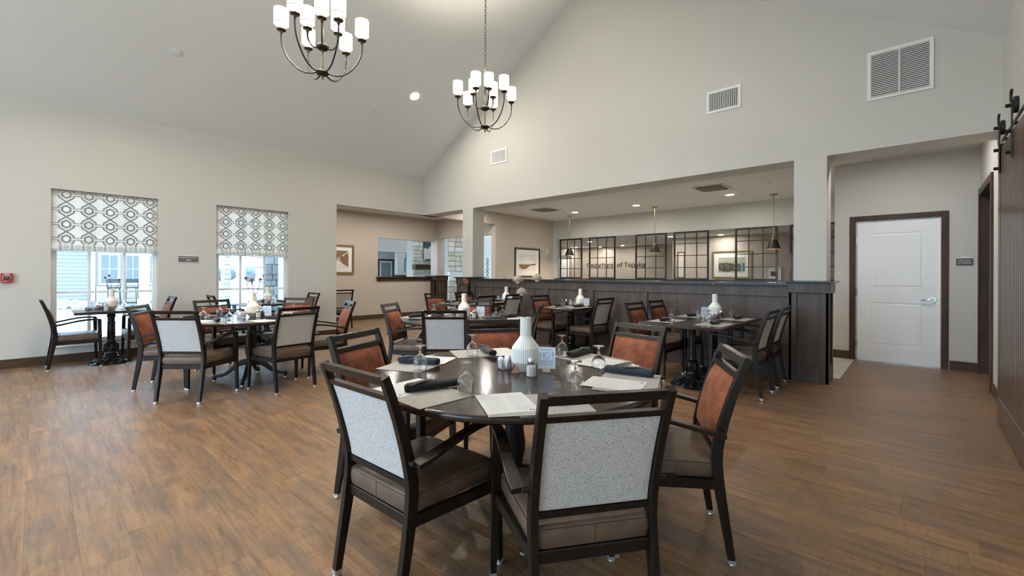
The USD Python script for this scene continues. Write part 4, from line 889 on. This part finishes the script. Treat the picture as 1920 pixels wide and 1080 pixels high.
CH_AT = {
 'A': (-1.629, .897, .054, 'tweed backed dining chair in left foreground, nearest at the near round table'),
 'B': (-.766, 1.270, .959, 'tweed backed dining chair in centre foreground, its back facing the camera'),
 'C': (-.72, 2.318, 2.10, 'rust velvet dining chair right of the near round table, facing left'),
 'D': (-1.542, 3.021, 2.945, 'rust velvet dining chair at the far right of the near round table'),
 'E': (-2.570, 1.394, -1.171, 'rust velvet dining chair left of the near round table, behind the tweed chair'),
 'F': (-2.499, 2.510, -2.217, 'rust velvet dining chair behind the near round table, beside the tall vase'),
 'G': (-3.610, 2.882, .788, 'tweed backed dining chair on the near side of the second round table'),
 'H': (-4.83, 3.045, -.971, 'rust velvet dining chair at the left of the second round table'),
 'I': (-4.659, 4.276, -2.314, 'rust velvet dining chair on the far side of the second round table'),
 'J': (-3.43, 4.165, 2.174, 'dining chair seen edge on at the right of the second round table'),
 'K': (-6.861, 5.262, -1.60, 'rust velvet dining chair at the far left wainscot table, nearer one'),
 'L': (-6.87, 6.02, -1.60, 'rust velvet dining chair at the far left wainscot table, beside the column pedestal'),
 'M': (-5.545, 5.30, 1.66, 'tweed backed dining chair at the far left wainscot table, nearer one'),
 'N': (-5.569, 6.05, 1.60, 'tweed backed dining chair at the far left wainscot table, against the half wall'),
 'O': (-4.93, 6.12, -1.62, 'rust velvet dining chair left of the middle wainscot table'),
 'P': (-3.69, 6.14, 1.53, 'tweed backed armchair right of the middle wainscot table'),
 'Q': (-2.779, 5.511, -1.60, 'rust velvet dining chair left of the right wainscot table, nearer one'),
 'S': (-2.765, 6.14, -1.59, 'rust velvet dining chair left of the right wainscot table, against the half wall'),
 'T': (-1.184, 5.339, 1.565, 'tweed backed dining chair right of the right wainscot table, nearer one'),
 'U': (-1.189, 6.02, 1.590, 'tweed backed dining chair right of the right wainscot table, beside the right pedestal'),
 'L1': (-6.489, .831, -.518, 'rust velvet dining chair at the left of the window side round table'),
 'L2': (-5.400, .954, .740, 'tweed backed dining chair at the near left of the window side round table'),
 'L3': (-5.065, 1.966, 1.704, 'tweed backed dining chair at the near right of the window side round table'),
 'L4': (-7.125, 1.660, -1.30, 'rust velvet dining chair on the far side of the window side round table'),
 'L5': (-5.70, 2.86, 2.90, 'rust velvet dining chair at the right of the window side round table, facing left'),
 'L6': (-6.888, 2.675, -2.453, 'rust velvet dining chair behind the near right tweed chair of the window side round table'),
 'Wa': (-8.60, .10, .02, 'dining chair left of the square table at the left window, seen from the side'),
 'Wb': (-8.60, 1.40, 3.16, 'dining chair right of the square table at the left window'),
 'Wc': (-8.64, 2.02, -.02, 'dining chair left of the square table at the window beside the occupancy sign'),
 'Wd': (-8.64, 3.62, 3.16, 'rust velvet dining chair right of the square table beside the wide opening'),
 'X': (-9.814, 4.835, 1.449, 'tweed backed dining chair in the side dining area beyond the opening'),
}
for k, (x, y_, t_, lab) in CH_AT.items(): CHAIR.put((x, y_, 0), t_, lab, 'dining chairs')

# ================================================================ TABLES
TZ = .765
def round_table_make(loc, rot, label, group):
    o = thing('round_table', label, 'table', loc, rot, group)
    Rr = .775
    obj('tabletop', lathe([(0, TZ - .034), (Rr - .012, TZ - .034), (Rr - .003, TZ - .028), (Rr, TZ - .017), (Rr - .002, TZ - .006), (Rr - .008, TZ - .001), (Rr - .014, TZ), (0, TZ)], 96), 'table_wood', o, 40)
    obj('mounting_plate', [box(-.28, .28, -.03, .03, TZ - .050, TZ - .034), box(-.03, .03, -.28, .28, TZ - .052, TZ - .036)], 'table_iron', o, False)
    obj('column', lathe([(0, .16), (.036, .16), (.040, .20), (.036, .23), (.044, .26), (.060, .33), (.063, .38), (.052, .46), (.041, .52), (.046, .535), (.046, .55), (.040, .56), (.038, .68), (.05, .70), (.075, .713), (.075, TZ - .05), (0, TZ - .05)], 28), 'table_iron', o)
    for k in range(4):
        a = k * PI / 2
        P = spline([(.03, 0, .215), (.10, 0, .205), (.19, 0, .145), (.28, 0, .075), (.36, 0, .058), (.385, 0, .056)], 16)
        lg = [strap(P, [.040] * 16, np.linspace(.070, .028, 16), (0, 1, 0), .3), lathe([(0, .012), (.014, .012), (.020, .03), (.024, .052), (.020, .070), (0, .078)], 14, (.385, 0, 0))]
        l = obj('foot', turn(lg, trimesh.transformations.rotation_matrix(a, (0, 0, 1))), 'table_iron', o, 40)
        obj('glide', lathe([(0, 0), (.015, 0), (.017, .004), (.015, .012), (0, .012)], 14, (.385 * math.cos(a), .385 * math.sin(a), 0)), 'glide', l)
    return o
RT = Kind(round_table_make)
TA, T2, TL = (-1.64, 1.80), (-4.13, 3.60), (-6.05, 1.80)
RT.put((*TA, 0), math.radians(-41), 'near round dark wood dining table in the foreground', 'round dining tables')
RT.put((*T2, 0), math.radians(20), 'second round dark wood dining table behind the foreground one', 'round dining tables')
RT.put((*TL, 0), math.radians(-29), 'round dark wood dining table on the window side', 'round dining tables')
def iron_base(o, x, y_):
    b = obj('base_plate', lathe([(0, 0), (.238, 0), (.246, .006), (.238, .014), (.21, .030), (.16, .052), (.10, .075), (.07, .085), (0, .085)], 40, (x, y_, 0)), 'black_iron', o)
    # cast scroll relief around the plate
    sc = []
    for k in range(16):
        a = 2 * PI * k / 16
        P = [(x + (q) * math.cos(a + w), y_ + q * math.sin(a + w), zz) for q, w, zz in ((.10, 0, .082), (.15, .10, .064), (.19, .02, .050), (.21, -.09, .036), (.225, 0, .028))]
        sc.append(tube(spline(P, 8), .0085, 5))
    obj('scroll_relief', sc, 'black_iron', o, True, kind='stuff')
    obj('column', lathe([(0, .08), (.085, .08), (.092, .10), (.070, .115), (.078, .135), (.062, .150), (.056, .17), (.070, .20), (.074, .235), (.060, .265), (.050, .28), (.058, .295), (.048, .305), (.040, .32), (.038, .60), (.042, .66), (.052, .68), (.050, .69), (.040, .70), (.08, .715), (.08, TZ - .034), (0, TZ - .034)], 28, (x, y_, 0)), 'black_iron', o)
    fl_ = [tube([(x + .039 * math.cos(a), y_ + .039 * math.sin(a), .325), (x + .038 * math.cos(a), y_ + .038 * math.sin(a), .60)], .006, 5) for a in np.linspace(0, 2 * PI, 11)[:-1]]
    obj('fluting', fl_, 'black_iron', o, True, kind='stuff')
    lv = [tube(spline([(x + r * math.cos(a), y_ + r * math.sin(a), z) for r, z in ((.060, .17), (.080, .215), (.070, .265), (.062, .285))], 7), .0085, 5) for a in np.linspace(0, 2 * PI, 9)[:-1]]
    obj('leaf_relief', lv, 'black_iron', o, True, kind='stuff')
def square_table(label, cx, cy, w, d, bases):
    o = thing('pedestal_table', label, 'table', (cx, cy, 0))
    obj('tabletop', bevel(-w / 2, w / 2, -d / 2, d / 2, TZ - .034, TZ, .005), 'table_wood', o, False)
    for (bx, by) in bases: iron_base(o, bx, by)
    return o
WT1, WT2, TM, TB, TK = (-8.60, .74), (-8.62, 2.82), (-4.26, 6.02), (-1.90, 5.46), (-6.22, 5.66)
square_table('square dark table with ornate black iron base under the left window', *WT1, .72, .80, [(0, 0)])
square_table('square dark table on black iron base under the window beside the sign', *WT2, .72, .80, [(0, 0)])
square_table('small square dark table on iron base at the middle of the half wall', *TM, .66, .78, [(-.04, .10)])
square_table('long dark table on two black iron pedestals at the right end of the half wall', *TB, .90, 1.58, [(-.06, -.18), (-.06, .56)])
square_table('long dark table on iron pedestals at the far left end of the half wall', *TK, .80, 1.45, [(0, -.39), (0, .37)])

# ================================================================ TABLE SETTINGS
def mat_make(loc, rot, label, group):
    o = thing('placemat', label, 'placemat', loc, rot, group)
    obj('woven_mat', bevel(-.215, .215, -.145, .145, 0, .002, .0006), 'placemat_weave', o, False); return o
def menu_make(loc, rot, label, group):
    o = thing('menu_sheet', label, 'menu', loc, rot, group)
    obj('sheet', box(-.108, .108, -.140, .140, 0, .0006), 'paper', o, False)
    L = []
    rr = random.Random(5)
    for c_ in (-1, 1):
        for k in range(17):
            if k % 6 == 5: continue
            y_ = .098 - k * .0128; w_ = rr.uniform(.030, .042); x_ = c_ * .050
            L.append(sbox(x_ - w_, y_, x_ + w_, y_ + .0026))
    L.append(sbox(-.075, .116, -.035, .121)); L.append(sbox(-.068, .126, -.042, .129))
    obj('printed_lines', turn(extr(unary_union(L), .0002), trimesh.transformations.translation_matrix((0, 0, .0006))), 'print_grey', o, False, kind='stuff')
    obj('printed_emblem', turn(extr(unary_union([Point(.072, -.118).buffer(.005), sbox(.078, -.122, .090, -.119), sbox(.078, -.117, .086, -.114)]), .0002), trimesh.transformations.translation_matrix((0, 0, .0006))), 'ink', o, False)
    return o
def napkin_maker(m_):
    def make(loc, rot, label, group):
        """a rolled napkin lying along y"""
        o = thing('rolled_napkin', label, 'napkin', loc, rot, group)
        n, L = 26, .12; V, Fc = [], []
        ys = np.linspace(-L, L, 13)
        for i, y_ in enumerate(ys):
            sc = 1.0 - .10 * abs(y_ / L) ** 3 + .03 * math.sin(i * 1.3)
            for k in range(n):
                a = 2 * PI * k / n
                r_ = .0235 * sc * (1 + .05 * math.sin(2 * a + y_ * 9)) + (.003 if k < 3 else 0)
                V.append((r_ * math.cos(a) * 1.08, y_ * (1 + .02 * math.sin(a)), max(.0005, .0215 + r_ * math.sin(a) * .92)))
        for i in range(12):
            for k in range(n):
                k2 = (k + 1) % n; Fc += [(i * n + k, i * n + k2, (i + 1) * n + k2), (i * n + k, (i + 1) * n + k2, (i + 1) * n + k)]
        m = trimesh.Trimesh(V, Fc, process=False); m.fix_normals()
        obj('roll', m, m_, o, True)
        for s_ in (-1, 1):   # spiral layers at the open ends
            P = [( (.003 + .0165 * t / 11) * math.cos(t), s_ * (L - .002 + .004), .0215 + (.003 + .0155 * t / 11) * math.sin(t)) for t in np.linspace(0, 11, 40)]
            obj('rolled_edge', strap(P, [.016] * 40, [.0028] * 40, (0, 1, 0)), m_, o, True)
        P = spline([(.020, -.115, .036), (.010, -.07, .0435), (-.006, -.02, .0445), (-.018, .03, .038)], 12)
        obj('folded_flap', strap(P, [.020, .022, .024, .026, .026, .026, .024, .022, .018, .014, .009, .004], [.0026] * 12, (1, 1, 0)), m_, o, True)
        return o
    return make
def goblet_make(loc, rot, label, group):
    """stemmed water goblet standing upside down on its rim"""
    o = thing('goblet', label, 'glass', loc, rot, group)
    out = [(.0335, 0), (.0370, .018), (.0392, .038), (.0378, .056), (.030, .074), (.018, .087), (.0075, .094)]
    inn = [(.0060, .0905), (.0165, .0845), (.0284, .0718), (.0360, .0548), (.0374, .038), (.0353, .018), (.0318, 0)]
    obj('bowl', lathe(out + [(.0, .0955), (.0, .0895)] + inn + [(.0335, 0)], 32), 'clear_glass', o, True)
    obj('stem', lathe([(0, .0955), (.0075, .0945), (.0058, .104), (.0052, .118), (.0068, .130), (0, .131)], 18), 'clear_glass', o, True)
    obj('foot', lathe([(0, .1312), (.0070, .1312), (.018, .1335), (.0325, .1362), (.0335, .1378), (.0315, .1392), (.012, .1385), (0, .1385)], 32), 'clear_glass', o, True)
    return o
def vase_maker(m_, ribs):
    def make(loc, rot, label, group):
        o = thing('bottle_vase', label, 'vase', loc, rot, group)
        prof = [(0, 0), (.034, 0), (.036, .003), (.0745, .052), (.0755, .058), (.0755, .126), (.0745, .132), (.034, .190), (.0315, .196), (.0300, .290), (.0310, .297), (.0285, .299), (.0265, .292), (.0265, .20), (0, .19)]
        seg = 96 if ribs else 40
        m = lathe(prof, seg); v = m.vertices
        if ribs:
            m = m.subdivide_to_size(.03); v = np.array(m.vertices); a = np.arctan2(v[:, 1], v[:, 0]); r = np.hypot(v[:, 0], v[:, 1])
            k = 1 + np.where(r > .028, .034, 0) * np.abs(np.sin(a * 22)); v[:, 0] *= k; v[:, 1] *= k; m.vertices = v
        obj('vase_body', m, m_, o, 25)
        return o
    return make
def salt_maker(fill):
    def make(loc, rot, label, group):
        o = thing('shaker', label, 'shaker', loc, rot, group)
        p8 = lambda pr: turn(lathe(pr, 8), trimesh.transformations.rotation_matrix(.3, (0, 0, 1)))
        obj('glass_body', p8([(0, 0), (.024, 0), (.0265, .004), (.0265, .05), (.021, .068), (.0165, .078), (0, .078)]), 'clear_glass', o, False)
        obj('contents', p8([(0, .0045), (.0238, .0045), (.0238, .049), (.0205, .056), (0, .058)]), fill, o, False)
        obj('cap', lathe([(0, .076), (.019, .076), (.0195, .080), (.0185, .094), (.014, .101), (0, .103)], 24), 'chrome', o)
        return o
    return make
def caddy_make(loc, rot, label, group):
    o = thing('sugar_caddy', label, 'caddy', loc, rot, group)
    a, b = .042, .030
    obj('glass_box', [bevel(-a, a, -b, b, 0, .006, .002), bevel(-a, a, -b, -b + .004, .006, .055, .001), bevel(-a, a, b - .004, b, .006, .055, .001), bevel(-a, -a + .004, -b + .004, b - .004, .006, .055, .001), bevel(a - .004, a, -b + .004, b - .004, .006, .055, .001)], 'clear_glass', o, False)
    rr = random.Random(4)
    for k in range(9):
        xx = -.033 + k * .0082
        M = trimesh.transformations.translation_matrix((xx, 0, .008)) @ trimesh.transformations.rotation_matrix(rr.uniform(-.25, .25), (0, 1, 0))
        obj('sugar_packet', turn(bevel(-.002, .002, -.023, .023, 0, rr.uniform(.058, .075), .0008), M), ('sugar_paper', 'sugar_paper', 'sugar_blue', 'sugar_pink')[k % 4 if k > 4 else k % 2], o, False)
    return o
def card_make(loc, rot, label, group):
    """small printed card in a wooden block; the print faces -y"""
    o = thing('table_card', label, 'card', loc, rot, group)
    obj('wood_block', bevel(-.021, .021, -.016, .016, 0, .026, .002), 'pale_wood', o, False)
    M = frame_to((0, -.001, .018), (1, 0, 0), (0, -.09, .996))
    obj('card_sheet', turn(box(-.048, .048, 0, .122, -.0012, 0), M), 'card', o, False)
    fork = [sbox(-.0355, .055, -.0340, .092), sbox(-.0385, .078, -.0375, .094), sbox(-.0320, .078, -.0310, .094), sbox(-.0385, .076, -.0310, .0785)]
    knife = [sbox(.0335, .055, .0350, .092), sbox(.0320, .076, .0375, .0785), sbox(.0310, .0785, .0320, .094), sbox(.0370, .0785, .0380, .094)]
    rings = [Point(.003, .074).buffer(.021).difference(Point(.003, .074).buffer(.0195)), Point(.003, .074).buffer(.0125).difference(Point(.003, .074).buffer(.011)), LineString([(-.022, .066), (-.012, .082), (-.016, .090), (-.022, .086), (-.008, .070)]).buffer(.0010)]
    T = lambda s_, h, y_: turn(text_on(s_, h, .0004, (0, y_, 0), (1, 0, 0), (0, 1, 0)), M)
    obj('printing', [turn(extr(unary_union(fork + knife + rings), .0004), M), T('CRAFTED', .0125, .034), T('by Cedarhurst', .0075, .021), turn(extr(unary_union([sbox(-.036, .109, .036, .1105), sbox(-.030, .1035, .030, .105)]), .0004), M)], 'card_ink', o, False)
    return o
def wedge_make(loc, rot, label, group):
    o = thing('kraft_tag', label, 'tag', loc, rot, group)
    obj('folded_card', turn(extr(Polygon([(-.03, 0), (.03, 0), (.012, .045)]), .0015), frame_to((0, 0, 0), (1, 0, 0), (0, .35, .94))), 'kraft', o, False); return o
def flower(label, base, head, r, m_, group, seed, n=90):
    o = thing('dried_flower', label, 'flower', base, 0, group)
    h = np.array(head) - np.array(base); rr = np.random.default_rng(seed)
    mid = h * .5 + np.array([rr.uniform(-.012, .012), rr.uniform(-.012, .012), 0])
    st = spline([(0, 0, 0), mid, h], 14)
    obj('stem', tube(st, .0028, 5), 'stem', o)
    V, Fc = [], []
    for k in range(n):   # petals on a flattened dome
        z = 1 - 1.35 * (k + .5) / n; a = k * 2.39996; q = math.sqrt(max(0, 1 - z * z)); d = np.array([q * math.cos(a), q * math.sin(a), z * .8 + .1])
        d /= np.linalg.norm(d); t = np.cross(d, (0, 0, 1.0)); t = t / (np.linalg.norm(t) + 1e-9); u = np.cross(t, d)
        c = h + d * r * .35; tip = h + d * r * rr.uniform(.9, 1.1) + u * r * .18; w = r * .11; b = len(V)
        V += [c - t * w * .4, c + t * w * .4, h + d * r * .75 + t * w + u * r * .05, tip, h + d * r * .75 - t * w + u * r * .05]; Fc += [(b, b + 1, b + 2), (b, b + 2, b + 4), (b + 4, b + 2, b + 3)]
    obj('petals', trimesh.Trimesh(V, Fc, process=False), m_, o, False, kind='stuff')
    obj('flower_core', trimesh.creation.icosphere(2, r * .42).apply_translation(h), m_, o, True)
    return o
PMAT, MENU, NAPB, NAPN, GOB = Kind(mat_make), Kind(menu_make), Kind(napkin_maker('napkin_black')), Kind(napkin_maker('napkin_navy')), Kind(goblet_make)
VASE, VASEC, SALT, PEPPER, CADDY, CARD, WEDGE = Kind(vase_maker('ceramic', True)), Kind(vase_maker('ceramic_cream', False)), Kind(salt_maker('salt')), Kind(salt_maker('pepper')), Kind(caddy_make), Kind(card_make), Kind(wedge_make)
def place(c, ang, seat, menu=True, navy=False, r0=.615, nap=(.0, .53, 0.0), gob=(.155, .475), mrot=.12, mshift=(-.105, .60), z=TZ, gap=0):
    """one cover: c centre of the table, ang direction of the seat; local x to the diner's right, local r outwards"""
    e = np.array([math.cos(ang), math.sin(ang)]); t = np.array([-e[1], e[0]])     # t: the diner's right (looking inwards)
    at = lambda tx, r: (c[0] + e[0] * r + t[0] * tx, c[1] + e[1] * r + t[1] * tx)
    ro = ang + PI / 2
    PMAT.put((*at(0, r0), z + .0005), ro, 'grey woven placemat ' + seat, 'placemats')
    if menu: MENU.put((*at(*mshift), z + .003), ro + mrot, 'printed white menu sheet ' + seat, 'menu sheets')
    (NAPN if navy else NAPB).put((*at(nap[0], nap[1]), z + .0035), ro + nap[2], ('navy' if navy else 'black') + ' rolled napkin ' + seat, 'rolled napkins')
    GOB.put((*at(*gob), z + .0028), 0, 'upside down stemmed goblet ' + seat, 'upside down goblets')
rad = math.radians
place(TA, rad(-92), 'in front of the left foreground tweed chair', nap=(.0, .545, -.25))
place(TA, rad(-39), 'in front of the centre foreground tweed chair', nap=(.115, .525, -.20), gob=(.215, .445), mshift=(-.125, .585))
place(TA, rad(21), 'in front of the right rust chair of the near table', navy=True, nap=(.155, .60, -.15), gob=(.19, .43), mshift=(-.07, .555), mrot=-.1)
place(TA, rad(80), 'in front of the far right rust chair of the near table', nap=(.125, .64, .25), gob=(.165, .52), mshift=(-.105, .565), mrot=.2)
place(TA, rad(152), 'in front of the rust chair beside the tall vase', nap=(-.01, .58, .06), gob=(.11, .52))
place(TA, rad(203), 'in front of the left rust chair of the near table', navy=True, nap=(.02, .60, .12), gob=(.165, .50), mshift=(-.12, .61))
for a, n_ in ((-54, 'at the near tweed chair, second round table'), (214, 'at the left rust chair, second round table'), (136, 'at the far rust chair, second round table'), (36, 'at the edge on chair, second round table'), (-9, 'at the empty right side of the second round table'), (175, 'at the empty far left side of the second round table')):
    place(T2, rad(a), n_, nap=(.08, .56, .9), gob=(.15, .46))
for a, n_ in ((-60, 'at the near left tweed chair, window side round table'), (4, 'at the near right tweed chair, window side round table'), (244, 'at the left rust chair, window side round table'), (190, 'at the far rust chair, window side round table'), (66, 'at the right rust chair, window side round table'), (132, 'at the sixth chair, window side round table')):
    place(TL, rad(a), n_, nap=(.08, .56, .9), gob=(.15, .46), menu=a in (4, -60))
def side(c, dx, dy, ang, seat, **k): place((c[0] + dx - .5 * math.cos(ang), c[1] + dy - .5 * math.sin(ang)), ang, seat, r0=.5, nap=(.03, .50, PI / 2), gob=(.10, .40), **k)
side(TB, -.27, -.42, PI, 'at the near left place of the right wainscot table', menu=False); side(TB, -.27, .40, PI, 'at the far left place of the right wainscot table', menu=False)
side(TB, .27, -.42, 0, 'at the near right place of the right wainscot table', menu=False); side(TB, .27, .40, 0, 'at the far right place of the right wainscot table', menu=False)
side(TM, -.165, 0, PI, 'at the left place of the middle wainscot table', menu=False); side(TM, .165, 0, 0, 'at the right place of the middle wainscot table', menu=False)
side(TK, -.22, -.36, PI, 'at the near left place of the far left wainscot table', menu=False); side(TK, -.22, .36, PI, 'at the far left place of the far left wainscot table', menu=False)
side(TK, .22, -.36, 0, 'at the near right place of the far left wainscot table', menu=False); side(TK, .22, .36, 0, 'at the far right place of the far left wainscot table', menu=False)
side(WT1, 0, -.25, -PI / 2, 'at the left place of the left window table', menu=False); side(WT1, 0, .25, PI / 2, 'at the right place of the left window table', menu=False)
side(WT2, 0, -.25, -PI / 2, 'at the left place of the table beside the sign', menu=False); side(WT2, 0, .25, PI / 2, 'at the right place of the table beside the sign', menu=False)

# centrepieces
def centre(c, where, vase=(0, 0), cream=False, heads=(), extras=True, m_='petal_cream', fr=.028, card_rot=None):
    z = TZ + .0005
    (VASEC if cream else VASE).put((c[0] + vase[0], c[1] + vase[1], z), 0, ('cream' if cream else 'white ribbed') + ' bottle vase ' + where, 'bottle vases')
    for k, (dx, dy, h) in enumerate(heads):
        flower(('pale' if m_ == 'petal_cream' else 'rust') + ' dried flower, ' + ('tallest stem' if h == max(q[2] for q in heads) else 'short stem' if h == min(q[2] for q in heads) else 'middle stem') + ' ' + where,
               (c[0] + vase[0] + dx * .08, c[1] + vase[1] + dy * .08, z + .215), (c[0] + vase[0] + dx, c[1] + vase[1] + dy, z + h), fr, m_, 'dried flowers', 11 + k)
vA = (-1.613, 1.863)
VASE.put((*vA, TZ + .0005), 0, 'tall white ribbed bottle vase at the centre of the near round table', 'bottle vases')
for k, (hd_, lab) in enumerate((((-1.646, 1.832, 1.267), 'cream dried flower at upper left above the near table vase'), ((-1.567, 1.905, 1.277), 'cream dried flower at upper right above the near table vase'), ((-1.631, 1.846, 1.198), 'cream dried flower, lowest of three above the near table vase'))):
    flower(lab, (vA[0] + (.010, -.010, 0)[k] * -1, vA[1] + .004 * k, TZ + .215), hd_, .034, 'petal_cream', 'dried flowers of the near vase', 31 + k, 240)
cr = math.atan2(F[1], F[0]) - PI / 2
CADDY.put((-1.722, 1.818, TZ + .0005), cr + .5, 'clear glass caddy of sugar packets left of the tall vase', 'sugar caddies')
SALT.put((-1.500, 1.777, TZ + .0005), 0, 'clear glass salt shaker with chrome cap in front of the tall vase', 'shakers')
CARD.put((-1.505, 1.915, TZ + .0005), cr - .08, 'blue printed card in a wooden block right of the tall vase', 'table cards')
WEDGE.put((-1.612, 1.780, TZ + .0005), cr + .4, 'small brown kraft tag standing before the tall vase', 'kraft tags')
for c, w_, v_, hs, m2 in ((T2, 'on the second round table', (0, 0), ((-.05, .05, .46), (.06, -.02, .43)), 'petal_rust'), (TL, 'on the window side round table', (.0, .02), ((-.10, -.05, .47), (.02, -.02, .45), (.08, .06, .455)), 'petal_rust')):
    centre(c, w_, v_, True, hs, m_=m2)
    PEPPER.put((c[0] + .10, c[1] + .10, TZ + .0005), 0, 'pepper shaker ' + w_, 'shakers'); SALT.put((c[0] + .14, c[1] + .04, TZ + .0005), 0, 'salt shaker ' + w_, 'shakers')
    CADDY.put((c[0] + .06, c[1] - .12, TZ + .0005), cr, 'sugar caddy ' + w_, 'sugar caddies'); CARD.put((c[0] + .15, c[1] + .14, TZ + .0005), cr, 'small printed card ' + w_, 'table cards')
for c, w_, v_, hs, dr in ((TB, 'on the right wainscot table', (0, .42), ((.03, .02, .47), (-.02, .01, .42)), -1), (TM, 'on the middle wainscot table', (.02, .30), ((-.02, .0, .46), (.03, .02, .44)), -1), (TK, 'on the far left wainscot table', (.26, .63), ((-.06, .0, .47), (.05, .0, .44)), -1),
                       (WT1, 'on the left window table', (.02, .0), ((-.10, -.06, .46), (-.07, -.02, .49), (.05, .08, .43)), 1), (WT2, 'on the table beside the sign', (-.02, .02), ((-.06, -.05, .49), (.06, .07, .50)), 1)):
    centre(c, w_, v_, c in (WT1, WT2), hs, m_='petal_rust', fr=.024)
    x0, y0 = c[0] + v_[0], c[1] + v_[1]
    if c in (TM, TK):
        for K_, dx_, dy_, n_, g_ in ((SALT, -.24, .03, 'salt shaker ', 'shakers'), (PEPPER, -.31, .0, 'pepper shaker ', 'shakers'), (CADDY, -.15, .01, 'sugar caddy ', 'sugar caddies'), (CARD, .13, -.035, 'small printed card ', 'table cards')):
            K_.put((x0 + dx_, y0 + dy_ + (.02 if c is TM else .0), TZ + .0005), cr if K_ in (CADDY, CARD) else 0, n_ + w_, g_)
        continue
    SALT.put((x0 + .12 * -dr * -1 if dr > 0 else x0 - .12, y0 - .07, TZ + .0005), 0, 'salt shaker ' + w_, 'shakers'); PEPPER.put((x0 + .11, y0 - .11, TZ + .0005), 0, 'pepper shaker ' + w_, 'shakers')
    CADDY.put((x0 + .02, y0 - .16, TZ + .0005), cr, 'sugar caddy ' + w_, 'sugar caddies'); CARD.put((x0 - .06, y0 - .19, TZ + .0005), cr, 'small printed card ' + w_, 'table cards')
